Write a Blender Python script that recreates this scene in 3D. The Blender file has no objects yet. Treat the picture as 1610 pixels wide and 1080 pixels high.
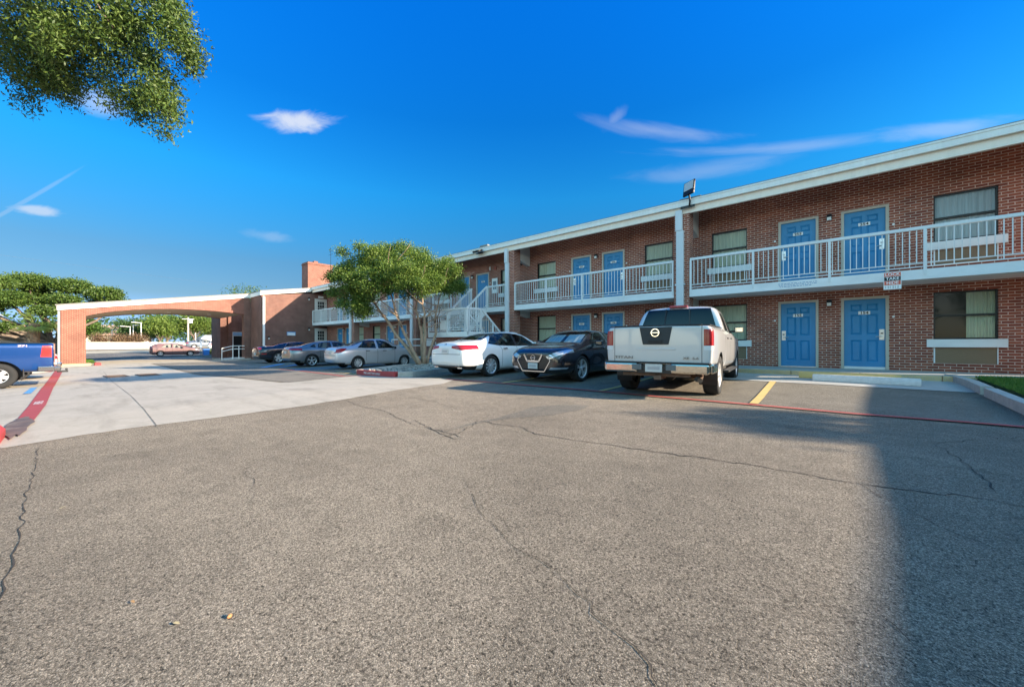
import bpy, bmesh, math, random
import numpy as np
from mathutils import Vector, Matrix, noise
R = math.radians
S = bpy.context.scene
COL = S.collection
random.seed(7)
# ---------------------------------------------------------------- camera
cd = bpy.data.cameras.new('camera'); cam = bpy.data.objects.new('camera', cd); COL.objects.link(cam)
cam.location = (0, 0, 1.05); cam.rotation_euler = (R(90), 0, R(40.8))
cd.sensor_width = 36; cd.lens = 36*600/1610; cd.shift_y = 1.0/1610; cd.clip_end = 4000; cd.clip_start = .05
S.camera = cam
# ---------------------------------------------------------------- sun, sky, exposure
SUN = Vector((2.5, 1.08, 1.0)).normalized()
ELEV = math.asin(SUN.z); AZ = math.atan2(SUN.x, SUN.y)
sl = bpy.data.lights.new('sun', 'SUN'); sl.energy = 5.0; sl.angle = R(.3); sl.color = (1.0, .85, .66)
so = bpy.data.objects.new('sun', sl); COL.objects.link(so)
so.rotation_euler = SUN.to_track_quat('Z', 'Y').to_euler()
W = bpy.data.worlds.new('World'); S.world = W; W.use_nodes = True
S.view_settings.view_transform = 'Standard'; S.view_settings.look = 'None'
S.view_settings.exposure = 1.45; S.view_settings.gamma = 1; S.view_settings.use_curve_mapping = False
S.cycles.max_bounces = 6; S.cycles.transparent_max_bounces = 12
S.cycles.caustics_reflective = False; S.cycles.caustics_refractive = False

def build_world():
    nt = W.node_tree; N = nt.nodes; L = nt.links; N.clear()
    def n(t, **k):
        o = N.new(t)
        for a, b in k.items(): setattr(o, a, b)
        return o
    def M(op, a, b=None, c=None):
        o = n('ShaderNodeMath', operation=op)
        for i, v in enumerate((a, b, c)):
            if v is None: continue
            if isinstance(v, (int, float)): o.inputs[i].default_value = v
            else: L.new(v, o.inputs[i])
        return o.outputs[0]
    sky = n('ShaderNodeTexSky', sky_type='NISHITA', sun_disc=False, sun_elevation=ELEV, sun_rotation=AZ)
    sky.altitude = 200; sky.air_density = 1.0; sky.dust_density = .25; sky.ozone_density = 3.0
    hs = n('ShaderNodeHueSaturation'); hs.inputs['Saturation'].default_value = 1.30; hs.inputs['Hue'].default_value = .497
    L.new(sky.outputs[0], hs.inputs['Color'])
    tc = n('ShaderNodeTexCoord'); sp = n('ShaderNodeSeparateXYZ'); L.new(tc.outputs['Generated'], sp.inputs[0])
    az = M('ARCTAN2', sp.outputs[0], sp.outputs[1]); el = M('ARCSINE', sp.outputs[2])
    # deep clear blue of the northern half of the sky; the half behind the camera is brightened and reddened as added facade fill
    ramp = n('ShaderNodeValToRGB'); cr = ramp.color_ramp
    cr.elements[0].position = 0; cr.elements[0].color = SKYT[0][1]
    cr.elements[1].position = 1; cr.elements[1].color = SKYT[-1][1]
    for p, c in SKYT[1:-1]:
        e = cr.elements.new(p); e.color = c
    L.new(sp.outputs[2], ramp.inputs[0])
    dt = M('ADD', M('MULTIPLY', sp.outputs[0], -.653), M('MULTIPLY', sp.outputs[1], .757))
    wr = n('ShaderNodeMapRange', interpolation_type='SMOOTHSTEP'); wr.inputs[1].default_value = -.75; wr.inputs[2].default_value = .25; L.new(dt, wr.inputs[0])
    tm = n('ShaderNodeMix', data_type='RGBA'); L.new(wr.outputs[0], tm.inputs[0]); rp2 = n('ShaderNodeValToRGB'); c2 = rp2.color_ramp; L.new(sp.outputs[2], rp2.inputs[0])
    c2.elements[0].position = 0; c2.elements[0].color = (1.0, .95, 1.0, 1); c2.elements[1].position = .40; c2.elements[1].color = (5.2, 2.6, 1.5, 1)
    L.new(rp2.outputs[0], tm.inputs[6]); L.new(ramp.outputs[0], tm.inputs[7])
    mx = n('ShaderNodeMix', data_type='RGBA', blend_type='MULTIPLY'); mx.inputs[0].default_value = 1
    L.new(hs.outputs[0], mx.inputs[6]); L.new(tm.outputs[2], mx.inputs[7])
    sc = n('ShaderNodeVectorMath', operation='SCALE'); L.new(mx.outputs[2], sc.inputs[0]); sc.inputs['Scale'].default_value = 1
    cv = n('ShaderNodeCombineXYZ'); L.new(az, cv.inputs[0]); L.new(el, cv.inputs[1])
    total = None
    for (px, py, rx, ry, rot, st, sx, sy, lo, hi) in CLOUDS:
        x, z = px-805, 541-py
        f = 600.; a = R(40.8)
        v = Vector((x*math.cos(a)-f*math.sin(a), x*math.sin(a)+f*math.cos(a), z)).normalized()
        a0 = math.atan2(v.x, v.y); e0 = math.asin(v.z)
        da = M('SUBTRACT', az, a0); de = M('SUBTRACT', el, e0)
        c_, s_ = math.cos(rot), math.sin(rot)
        u = M('ADD', M('MULTIPLY', da, c_), M('MULTIPLY', de, s_))
        w = M('SUBTRACT', M('MULTIPLY', de, c_), M('MULTIPLY', da, s_))
        cc = n('ShaderNodeCombineXYZ'); L.new(M('MULTIPLY', u, sx), cc.inputs[0]); L.new(M('MULTIPLY', w, sy), cc.inputs[1]); cc.inputs[2].default_value = px*.01
        nz = n('ShaderNodeTexNoise'); nz.inputs['Scale'].default_value = 1; nz.inputs['Detail'].default_value = 7; nz.inputs['Roughness'].default_value = .6; nz.inputs['Distortion'].default_value = .6
        L.new(cc.outputs[0], nz.inputs[0])
        uu = M('DIVIDE', u, rx); ww = M('DIVIDE', w, ry)
        r = M('SQRT', M('ADD', M('MULTIPLY', uu, uu), M('MULTIPLY', ww, ww)))
        mask = M('SUBTRACT', 1.0, r)
        val = M('ADD', M('MULTIPLY', mask, .8), M('SUBTRACT', nz.outputs[0], .5))
        mr = n('ShaderNodeMapRange', interpolation_type='SMOOTHSTEP'); mr.inputs[1].default_value = lo; mr.inputs[2].default_value = hi
        L.new(val, mr.inputs[0])
        o = M('MULTIPLY', mr.outputs[0], st)
        total = o if total is None else M('MAXIMUM', total, o)
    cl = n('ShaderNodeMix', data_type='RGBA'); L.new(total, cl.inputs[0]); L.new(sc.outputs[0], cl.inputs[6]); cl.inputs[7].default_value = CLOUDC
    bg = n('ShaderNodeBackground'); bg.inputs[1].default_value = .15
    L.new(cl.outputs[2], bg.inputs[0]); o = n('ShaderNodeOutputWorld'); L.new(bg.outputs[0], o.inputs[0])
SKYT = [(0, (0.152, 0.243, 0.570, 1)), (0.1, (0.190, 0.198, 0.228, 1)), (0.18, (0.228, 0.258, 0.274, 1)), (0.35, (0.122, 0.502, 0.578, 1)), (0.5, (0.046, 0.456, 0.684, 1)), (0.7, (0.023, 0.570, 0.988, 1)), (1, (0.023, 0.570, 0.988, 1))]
CLOUDC = (2.05, 2.15, 2.35, 1)
#          px    py   rx    ry   rot  strength noise-scales  lo  hi
CLOUDS = [(474, 190, .115, .030, .22, .80, 12, 30, .16, .66),
          (1030, 206, .24, .026, -.26, .26, 5, 26, .10, .85),
          (1200, 234, .32, .018, -.16, .24, 4, 34, .10, .80),
          (1110, 270, .24, .030, -.05, .18, 5, 22, .10, .8),
          (965, 188, .05, .022, .5, .20, 8, 16, .1, .8),
          (1490, 203, .13, .020, -.24, .28, 6, 26, .10, .75),
          (58, 331, .036, .012, .12, .55, 20, 40, .05, .55),
          (155, 160, .05, .030, .2, .40, 12, 24, .05, .6),
          (40, 316, .10, .003, .86, .16, 5, 6, -.15, .45),
          (425, 372, .07, .018, .0, .18, 12, 24, .1, .7)]
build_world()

# ---------------------------------------------------------------- helpers
def hexc(h): return tuple(((int(h[i:i+2], 16)/255)**2.2) for i in (0, 2, 4))
MATS = {}
def mat(name, col, rough=.7, metal=0., var=0., vscale=3., bump=0., bscale=60., coat=0., spec=.5, emit=None, dirt=None, stretch=None):
    if name in MATS: return MATS[name]
    m = bpy.data.materials.new(name); m.use_nodes = True; MATS[name] = m
    nt = m.node_tree; N = nt.nodes; L = nt.links; b = N['Principled BSDF']
    b.inputs['Base Color'].default_value = (*col, 1); b.inputs['Roughness'].default_value = rough
    b.inputs['Metallic'].default_value = metal; b.inputs['Coat Weight'].default_value = coat
    b.inputs['Coat Roughness'].default_value = .03; b.inputs['Specular IOR Level'].default_value = spec
    if emit: b.inputs['Emission Color'].default_value = (*emit[0], 1); b.inputs['Emission Strength'].default_value = emit[1]
    if var or bump or dirt:
        tc = N.new('ShaderNodeTexCoord'); mp = N.new('ShaderNodeMapping'); L.new(tc.outputs['Object'], mp.inputs[0])
        if stretch: mp.inputs['Scale'].default_value = stretch
    src = None
    if var:
        nz = N.new('ShaderNodeTexNoise'); nz.inputs['Scale'].default_value = vscale; nz.inputs['Detail'].default_value = 8; nz.inputs['Roughness'].default_value = .65
        L.new(mp.outputs[0], nz.inputs[0])
        mr = N.new('ShaderNodeMapRange'); mr.inputs[1].default_value = .3; mr.inputs[2].default_value = .7
        mr.inputs[3].default_value = 1-var; mr.inputs[4].default_value = 1+var; L.new(nz.outputs[0], mr.inputs[0])
        sc = N.new('ShaderNodeVectorMath'); sc.operation = 'SCALE'; sc.inputs[0].default_value = col; L.new(mr.outputs[0], sc.inputs['Scale'])
        src = sc.outputs[0]
    if dirt:
        nz = N.new('ShaderNodeTexNoise'); nz.inputs['Scale'].default_value = dirt[1]; nz.inputs['Detail'].default_value = 10; nz.inputs['Roughness'].default_value = .75
        L.new(mp.outputs[0], nz.inputs[0])
        mr = N.new('ShaderNodeMapRange'); mr.inputs[1].default_value = dirt[2]; mr.inputs[2].default_value = dirt[2]+.12; L.new(nz.outputs[0], mr.inputs[0])
        mx = N.new('ShaderNodeMix'); mx.data_type = 'RGBA'; L.new(mr.outputs[0], mx.inputs[0])
        if src: L.new(src, mx.inputs[6])
        else: mx.inputs[6].default_value = (*col, 1)
        mx.inputs[7].default_value = (*dirt[0], 1); src = mx.outputs[2]
    if src: L.new(src, b.inputs['Base Color'])
    if bump:
        nz = N.new('ShaderNodeTexNoise'); nz.inputs['Scale'].default_value = bscale; nz.inputs['Detail'].default_value = 5
        L.new(mp.outputs[0], nz.inputs[0]); bp = N.new('ShaderNodeBump'); bp.inputs['Strength'].default_value = bump; bp.inputs['Distance'].default_value = .01
        L.new(nz.outputs[0], bp.inputs['Height']); L.new(bp.outputs[0], b.inputs['Normal'])
    return m

def brick_mat(name, c1, c2, mortar, lit=False):
    m = bpy.data.materials.new(name); m.use_nodes = True
    nt = m.node_tree; N = nt.nodes; L = nt.links; b = N['Principled BSDF']
    tc = N.new('ShaderNodeTexCoord'); sp = N.new('ShaderNodeSeparateXYZ'); L.new(tc.outputs['Object'], sp.inputs[0])
    ad = N.new('ShaderNodeMath'); ad.operation = 'ADD'; L.new(sp.outputs[0], ad.inputs[0]); L.new(sp.outputs[1], ad.inputs[1])
    cb = N.new('ShaderNodeCombineXYZ'); L.new(ad.outputs[0], cb.inputs[0]); L.new(sp.outputs[2], cb.inputs[1])
    wob = N.new('ShaderNodeTexNoise'); wob.inputs['Scale'].default_value = 14; L.new(tc.outputs['Object'], wob.inputs[0])
    vs = N.new('ShaderNodeVectorMath'); vs.operation = 'SUBTRACT'; vs.inputs[1].default_value = (.5, .5, .5); L.new(wob.outputs['Color'], vs.inputs[0])
    vm = N.new('ShaderNodeVectorMath'); vm.operation = 'MULTIPLY_ADD'; vm.inputs[1].default_value = (.012, .008, 0); L.new(vs.outputs[0], vm.inputs[0]); L.new(cb.outputs[0], vm.inputs[2])
    bt = N.new('ShaderNodeTexBrick'); bt.inputs['Scale'].default_value = 1; bt.inputs['Brick Width'].default_value = .212; bt.inputs['Row Height'].default_value = .0735
    bt.inputs['Mortar Size'].default_value = .0085; bt.inputs['Mortar Smooth'].default_value = .25; bt.inputs['Bias'].default_value = -.1
    bt.inputs['Color1'].default_value = (*c1, 1); bt.inputs['Color2'].default_value = (*c2, 1); bt.inputs['Mortar'].default_value = (*mortar, 1)
    L.new(vm.outputs[0], bt.inputs[0])
    n1 = N.new('ShaderNodeTexNoise'); n1.inputs['Scale'].default_value = .9; n1.inputs['Detail'].default_value = 9; n1.inputs['Roughness'].default_value = .7; L.new(tc.outputs['Object'], n1.inputs[0])
    mr = N.new('ShaderNodeMapRange'); mr.inputs[1].default_value = .3; mr.inputs[2].default_value = .7; mr.inputs[3].default_value = .66; mr.inputs[4].default_value = 1.30; L.new(n1.outputs[0], mr.inputs[0])
    n2 = N.new('ShaderNodeTexNoise'); n2.inputs['Scale'].default_value = 45; n2.inputs['Detail'].default_value = 4; L.new(tc.outputs['Object'], n2.inputs[0])
    mr2 = N.new('ShaderNodeMapRange'); mr2.inputs[3].default_value = .8; mr2.inputs[4].default_value = 1.2; L.new(n2.outputs[0], mr2.inputs[0])
    mu = N.new('ShaderNodeMath'); mu.operation = 'MULTIPLY'; L.new(mr.outputs[0], mu.inputs[0]); L.new(mr2.outputs[0], mu.inputs[1])
    sc = N.new('ShaderNodeVectorMath'); sc.operation = 'SCALE'; L.new(bt.outputs[0], sc.inputs[0]); L.new(mu.outputs[0], sc.inputs['Scale'])
    L.new(sc.outputs[0], b.inputs['Base Color']); b.inputs['Roughness'].default_value = .85
    sb = N.new('ShaderNodeMath'); sb.operation = 'SUBTRACT'; L.new(n2.outputs[0], sb.inputs[0]); L.new(bt.outputs['Fac'], sb.inputs[1])
    bp = N.new('ShaderNodeBump'); bp.inputs['Strength'].default_value = .5; bp.inputs['Distance'].default_value = .008; L.new(sb.outputs[0], bp.inputs['Height']); L.new(bp.outputs[0], b.inputs['Normal'])
    return m

def asphalt_mat(name, dark, light, amount=1.0, patches=True):
    m = bpy.data.materials.new(name); m.use_nodes = True
    nt = m.node_tree; N = nt.nodes; L = nt.links; b = N['Principled BSDF']
    tc = N.new('ShaderNodeTexCoord')
    def noise(s, d=6, r=.6):
        o = N.new('ShaderNodeTexNoise'); o.inputs['Scale'].default_value = s; o.inputs['Detail'].default_value = d; o.inputs['Roughness'].default_value = r
        L.new(tc.outputs['Object'], o.inputs[0]); return o.outputs[0]
    def rng(s, a, b2, c, d):
        o = N.new('ShaderNodeMapRange'); L.new(s, o.inputs[0])
        for i, v in enumerate((a, b2, c, d)): o.inputs[i+1].default_value = v
        return o.outputs[0]
    def mul(a, c):
        o = N.new('ShaderNodeMath'); o.operation = 'MULTIPLY'; L.new(a, o.inputs[0])
        if isinstance(c, float): o.inputs[1].default_value = c
        else: L.new(c, o.inputs[1])
        return o.outputs[0]
    def vor(s, feat='F1'):
        o = N.new('ShaderNodeTexVoronoi'); o.feature = feat; o.inputs['Scale'].default_value = s; L.new(tc.outputs['Object'], o.inputs[0]); return o
    v1 = vor(135); ve = vor(135, 'DISTANCE_TO_EDGE')
    sep = N.new('ShaderNodeSeparateColor'); L.new(v1.outputs['Color'], sep.inputs[0])
    stone = rng(sep.outputs[0], 0, 1, .58, 1.36)
    pit = rng(ve.outputs['Distance'], .0, .16, .45, 1.0)
    hole = rng(noise(78, 4, .72), .37, .47, .24, 1.0)
    speck = rng(noise(150, 3, .75), .34, .62, .52, 1.28)
    big = rng(noise(.55, 8, .6), .3, .7, .84, 1.14)
    mid = rng(noise(4.0, 8, .7), .3, .7, .86, 1.12)
    stain = rng(noise(1.15, 8, .68), .56, .68, 1.0, .76); track = rng(noise(.16, 3), .35, .65, .93, 1.07)
    fac = mul(mul(mul(mul(stone, pit), speck), hole), mul(mul(big, mid), mul(stain, track)))
    mx = N.new('ShaderNodeMix'); mx.data_type = 'RGBA'; mx.inputs[6].default_value = (*dark, 1); mx.inputs[7].default_value = (*light, 1)
    L.new(rng(noise(.35, 5), .38, .62, 0, 1), mx.inputs[0])
    sc = N.new('ShaderNodeVectorMath'); sc.operation = 'SCALE'; L.new(mx.outputs[2], sc.inputs[0]); L.new(fac, sc.inputs['Scale'])
    L.new(sc.outputs[0], b.inputs['Base Color']); b.inputs['Roughness'].default_value = .9; b.inputs['Specular IOR Level'].default_value = .25
    h = N.new('ShaderNodeMath'); h.operation = 'ADD'; L.new(mul(pit, hole), h.inputs[0]); L.new(mul(speck, .8), h.inputs[1])
    bp = N.new('ShaderNodeBump'); bp.inputs['Strength'].default_value = .75*amount; bp.inputs['Distance'].default_value = .005
    L.new(h.outputs[0], bp.inputs['Height']); L.new(bp.outputs[0], b.inputs['Normal'])
    return m

def concrete_mat(name, col, stain):
    m = mat(name, col, .85, var=.10, vscale=1.2, bump=.25, bscale=90)
    nt = m.node_tree; N = nt.nodes; L = nt.links; b = N['Principled BSDF']
    src = b.inputs['Base Color'].links[0].from_socket
    tc = N.new('ShaderNodeTexCoord'); mp = N.new('ShaderNodeMapping'); mp.inputs['Scale'].default_value = (.35, 1.8, 1); L.new(tc.outputs['Object'], mp.inputs[0])
    nz = N.new('ShaderNodeTexNoise'); nz.inputs['Scale'].default_value = 1.3; nz.inputs['Detail'].default_value = 9; nz.inputs['Roughness'].default_value = .62; L.new(mp.outputs[0], nz.inputs[0])
    mr = N.new('ShaderNodeMapRange'); mr.inputs[1].default_value = .5; mr.inputs[2].default_value = .70; mr.inputs[4].default_value = .8; L.new(nz.outputs[0], mr.inputs[0])
    n3 = N.new('ShaderNodeTexNoise'); n3.inputs['Scale'].default_value = 9; n3.inputs['Detail'].default_value = 12; n3.inputs['Roughness'].default_value = .8; L.new(tc.outputs['Object'], n3.inputs[0])
    m3 = N.new('ShaderNodeMapRange'); m3.inputs[1].default_value = .3; m3.inputs[2].default_value = .7; m3.inputs[3].default_value = .88; m3.inputs[4].default_value = 1.1; L.new(n3.outputs[0], m3.inputs[0])
    mx = N.new('ShaderNodeMix'); mx.data_type = 'RGBA'; L.new(mr.outputs[0], mx.inputs[0]); L.new(src, mx.inputs[6]); mx.inputs[7].default_value = (*stain, 1)
    sc = N.new('ShaderNodeVectorMath'); sc.operation = 'SCALE'; L.new(mx.outputs[2], sc.inputs[0]); L.new(m3.outputs[0], sc.inputs['Scale'])
    L.new(sc.outputs[0], b.inputs['Base Color'])
    return m

def paint_line_mat(name, col, under, wear=.5):
    """road paint worn through to what lies under it"""
    m = mat(name, col, .8, var=.12, vscale=5, dirt=(under, 38, wear))
    return m

def glass_mat(name, tint=(.02, .03, .03), opac=.5, rough=.02, blend=.35):
    if name in MATS: return MATS[name]
    m = bpy.data.materials.new(name); m.use_nodes = True; MATS[name] = m
    nt = m.node_tree; N = nt.nodes; L = nt.links; b = N['Principled BSDF']; out = N['Material Output']
    b.inputs['Base Color'].default_value = (*tint, 1); b.inputs['Roughness'].default_value = rough; b.inputs['Specular IOR Level'].default_value = .9; b.inputs['Coat Weight'].default_value = .6
    tr = N.new('ShaderNodeBsdfTransparent'); tr.inputs[0].default_value = (.90, .94, .92, 1)
    lw = N.new('ShaderNodeLayerWeight'); lw.inputs[0].default_value = blend
    mr = N.new('ShaderNodeMapRange'); mr.inputs[3].default_value = opac; mr.inputs[4].default_value = 1; L.new(lw.outputs['Fresnel'], mr.inputs[0])
    mx = N.new('ShaderNodeMixShader'); L.new(mr.outputs[0], mx.inputs[0]); L.new(tr.outputs[0], mx.inputs[1]); L.new(b.outputs[0], mx.inputs[2]); L.new(mx.outputs[0], out.inputs[0])
    return m

def leaf_mat(name, c1, c2, trans=.35, rough=.5):
    m = bpy.data.materials.new(name); m.use_nodes = True
    nt = m.node_tree; N = nt.nodes; L = nt.links; b = N['Principled BSDF']; out = N['Material Output']
    g = N.new('ShaderNodeNewGeometry'); mx = N.new('ShaderNodeMix'); mx.data_type = 'RGBA'
    mx.inputs[6].default_value = (*c1, 1); mx.inputs[7].default_value = (*c2, 1)
    L.new(g.outputs['Random Per Island'], mx.inputs[0]); L.new(mx.outputs[2], b.inputs['Base Color']); b.inputs['Roughness'].default_value = rough
    b.inputs['Specular IOR Level'].default_value = .35
    tl = N.new('ShaderNodeBsdfTranslucent'); L.new(mx.outputs[2], tl.inputs[0])
    ms = N.new('ShaderNodeMixShader'); ms.inputs[0].default_value = trans; L.new(b.outputs[0], ms.inputs[1]); L.new(tl.outputs[0], ms.inputs[2]); L.new(ms.outputs[0], out.inputs[0])
    return m

def thing(name, label, cat, loc=(0, 0, 0), rz=0, group=None):
    o = bpy.data.objects.new(name, None); COL.objects.link(o); o.location = loc; o.rotation_euler = (0, 0, rz)
    o.empty_display_size = .2; tag(o, label, cat, group); return o
def tag(o, label=None, cat=None, group=None, kind=None):
    if label: o['label'] = label
    if cat: o['category'] = cat
    if group: o['group'] = group
    if kind: o['kind'] = kind
    return o

class MB:
    def __init__(s, org=(0, 0, 0)): s.v = []; s.f = []; s.m = []; s.o = Vector(org)
    def quad(s, *p, m=0):
        i = len(s.v); s.v += [tuple(Vector(q)-s.o) for q in p]; s.f.append(tuple(range(i, i+len(p)))); s.m.append(m)
    def box(s, x0, x1, y0, y1, z0, z1, m=0, bev=0):
        if bev:
            bm = bmesh.new(); r = bmesh.ops.create_cube(bm, size=1)
            for v in bm.verts: v.co = Vector(((x0+x1)/2+v.co.x*(x1-x0), (y0+y1)/2+v.co.y*(y1-y0), (z0+z1)/2+v.co.z*(z1-z0)))
            bmesh.ops.bevel(bm, geom=bm.edges[:]+bm.verts[:], offset=bev, segments=2, affect='EDGES', profile=.5)
            s.add(bm, m); return
        P = [(x0, y0, z0), (x1, y0, z0), (x1, y1, z0), (x0, y1, z0), (x0, y0, z1), (x1, y0, z1), (x1, y1, z1), (x0, y1, z1)]
        i = len(s.v); s.v += [tuple(Vector(q)-s.o) for q in P]
        for f in ((0, 3, 2, 1), (4, 5, 6, 7), (0, 1, 5, 4), (1, 2, 6, 5), (2, 3, 7, 6), (3, 0, 4, 7)):
            s.f.append(tuple(i+k for k in f)); s.m.append(m)
    def add(s, bm, m=0, free=True):
        bm.verts.ensure_lookup_table(); i = len(s.v); bm.verts.index_update()
        s.v += [tuple(v.co-s.o) for v in bm.verts]
        for f in bm.faces: s.f.append(tuple(i+v.index for v in f.verts)); s.m.append(m)
        if free: bm.free()
    def hexa(s, P, m=0):
        i = len(s.v); s.v += [tuple(Vector(q)-s.o) for q in P]
        for f in ((0, 3, 2, 1), (4, 5, 6, 7), (0, 1, 5, 4), (1, 2, 6, 5), (2, 3, 7, 6), (3, 0, 4, 7)):
            s.f.append(tuple(i+k for k in f)); s.m.append(m)
    def bar(s, a, b, w, h, m=0):
        """rectangular bar from a to b, w sideways, h up"""
        a, b = Vector(a), Vector(b); d = (b-a).normalized(); up = Vector((0, 0, 1))
        if abs(d.z) > .99: up = Vector((0, 1, 0))
        sd = d.cross(up).normalized(); u = sd.cross(d).normalized()
        P = []
        for p in (a, b):
            for (i, j) in ((-1, -1), (1, -1), (1, 1), (-1, 1)): P.append(p+sd*(i*w/2)+u*(j*h/2))
        i = len(s.v); s.v += [tuple(q-s.o) for q in P]
        for f in ((0, 1, 2, 3), (7, 6, 5, 4), (0, 4, 5, 1), (1, 5, 6, 2), (2, 6, 7, 3), (3, 7, 4, 0)):
            s.f.append(tuple(i+k for k in f)); s.m.append(m)
    def tube(s, pts, rad, n=8, m=0, cap=True):
        pts = [Vector(p) for p in pts]; rad = rad if isinstance(rad, (list, tuple)) else [rad]*len(pts); rings = []
        prev = None
        for k, p in enumerate(pts):
            d = ((pts[min(k+1, len(pts)-1)]-pts[max(k-1, 0)])).normalized()
            ref = Vector((0, 0, 1)) if abs(d.z) < .9 else Vector((1, 0, 0))
            if prev is not None: ref = prev
            a = (ref-d*ref.dot(d)).normalized(); b = d.cross(a); prev = a
            i = len(s.v); rings.append(i)
            for j in range(n):
                t = 2*math.pi*j/n; s.v.append(tuple(p+(a*math.cos(t)+b*math.sin(t))*rad[k]-s.o))
        for k in range(len(rings)-1):
            for j in range(n):
                j2 = (j+1) % n; s.f.append((rings[k]+j, rings[k]+j2, rings[k+1]+j2, rings[k+1]+j)); s.m.append(m)
        if cap:
            s.f.append(tuple(rings[0]+j for j in range(n))[::-1]); s.m.append(m)
            s.f.append(tuple(rings[-1]+j for j in range(n))); s.m.append(m)
    def lathe(s, prof, c, axis='y', n=28, m=0):
        """prof: (r, t) pairs; t along axis"""
        c = Vector(c); rings = []
        for r, t in prof:
            i = len(s.v); rings.append(i)
            for j in range(n):
                a = 2*math.pi*j/n; u, w = r*math.cos(a), r*math.sin(a)
                q = {'y': Vector((u, t, w)), 'z': Vector((u, w, t)), 'x': Vector((t, u, w))}[axis]
                s.v.append(tuple(c+q-s.o))
        for k in range(len(rings)-1):
            for j in range(n):
                j2 = (j+1) % n; s.f.append((rings[k]+j, rings[k]+j2, rings[k+1]+j2, rings[k+1]+j)); s.m.append(m)
    def build(s, name, mats, parent=None, smooth=False, fixn=False, local=False):
        me = bpy.data.meshes.new(name); me.from_pydata(s.v, [], s.f)
        if not isinstance(mats, (list, tuple)): mats = [mats]
        for q in mats: me.materials.append(q)
        me.polygons.foreach_set('material_index', s.m)
        if smooth: me.polygons.foreach_set('use_smooth', [True]*len(s.f))
        me.update()
        if fixn:
            bm = bmesh.new(); bm.from_mesh(me); bmesh.ops.recalc_face_normals(bm, faces=bm.faces[:]); bm.to_mesh(me); bm.free()
        o = bpy.data.objects.new(name, me); COL.objects.link(o)
        if parent: o.parent = parent
        else: o.location = s.o
        return o

# ---------------------------------------------------------------- terrain: g(x, y) = b(x) + r(y)
BX = [(-2000, .30), (-84, .30), (-64, -.42), (-55, -.40), (-38, -.30), (-20, -.26), (-9, 0), (2000, 0)]
RY = [(-2000, -.12), (-1, -.12), (3, 0), (8.5, .03), (13.3, .17), (2000, .17)]
def pl(T, t):
    for (a, va), (b, vb) in zip(T, T[1:]):
        if t <= b: return va+(vb-va)*(t-a)/(b-a)
    return T[-1][1]
def g(x, y): return pl(BX, x)+pl(RY, y)
F0, A0 = 600., R(40.8)
def pix(px, py):
    x = px-805; return Vector((x*math.cos(A0)-F0*math.sin(A0), x*math.sin(A0)+F0*math.cos(A0), 541-py))
def onG(px, py):
    d = pix(px, py); k = 1.05/max(1e-6, -d.z)
    for _ in range(30): k = .5*k+.5*(1.05-g(d.x*k, d.y*k))/(-d.z)
    return d.x*k, d.y*k
def drape(name, poly, off, material, thick=0, parent=None, holes=None, zfun=None):
    """polygon laid on the terrain, cut along the terrain's own creases so that it fits exactly"""
    zf = zfun or g
    bm = bmesh.new(); vs = [bm.verts.new((x, y, 0)) for x, y in poly]; f = bm.faces.new(vs)
    if f.normal.z < 0: bmesh.ops.reverse_faces(bm, faces=[f])
    f.normal_update()
    if f.normal.z < 0: f.normal_flip()
    xs = [v.co.x for v in bm.verts]; ys = [v.co.y for v in bm.verts]
    for t, T, n in ((0, BX, (1, 0, 0)), (1, RY, (0, 1, 0))):
        lo, hi = (min(xs), max(xs)) if t == 0 else (min(ys), max(ys))
        for c, _ in T:
            if lo < c < hi: bmesh.ops.bisect_plane(bm, geom=bm.verts[:]+bm.edges[:]+bm.faces[:], plane_co=(c if t == 0 else 0, c if t == 1 else 0, 0), plane_no=n)
    if thick:
        r = bmesh.ops.extrude_face_region(bm, geom=bm.faces[:])
        low = {e for e in r['geom'] if isinstance(e, bmesh.types.BMVert)}
        top = low; bot = [v for v in bm.verts if v not in low]
        for v in top: v.co.z = zf(v.co.x, v.co.y)+off
        for v in bot: v.co.z = zf(v.co.x, v.co.y)+off-thick
        bmesh.ops.recalc_face_normals(bm, faces=bm.faces[:])
    else:
        for v in bm.verts: v.co.z = zf(v.co.x, v.co.y)+off
        for fc in bm.faces:
            fc.normal_update()
            if fc.normal.z < 0: fc.normal_flip()
    me = bpy.data.meshes.new(name); bm.to_mesh(me); bm.free(); me.materials.append(material)
    o = bpy.data.objects.new(name, me); COL.objects.link(o)
    if parent: o.parent = parent
    return o
def rect(x0, x1, y0, y1): return [(x0, y0), (x1, y0), (x1, y1), (x0, y1)]
# ---------------------------------------------------------------- shared materials
M_WHITE = mat('white_paint', (.74, .73, .70), .55, var=.06, vscale=2.5, dirt=((.45, .42, .38), 6, .66))
M_FASC = mat('cream_fascia_paint', (.84, .74, .62), .5, var=.07, vscale=1.5, dirt=((.50, .43, .33), 4, .69), stretch=(3, 3, .5))
M_GUT = mat('white_gutter_paint', (.74, .73, .68), .4, var=.08, vscale=2, dirt=((.45, .41, .35), 5, .68), stretch=(3, 3, .5))
M_SOFF = mat('soffit_paint', (.62, .58, .52), .8, var=.08, vscale=1)
M_SLAB = mat('painted_concrete_white', (.80, .79, .76), .7, var=.10, vscale=1.1, dirt=((.42, .40, .38), 3.1, .66), stretch=(1, 1, 2))
M_BRICK = brick_mat('red_brick', (.215, .050, .029), (.34, .098, .050), (.60, .44, .35))
M_BRICKO = brick_mat('orange_brick', (.19, .063, .042), (.235, .085, .056), (.31, .19, .14))
M_BRICKP = brick_mat('buff_jointed_brick', (.165, .048, .030), (.205, .062, .040), (.38, .24, .165))
M_BRICKL = brick_mat('lobby_brick', (.145, .052, .036), (.19, .074, .050), (.27, .19, .15))
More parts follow.
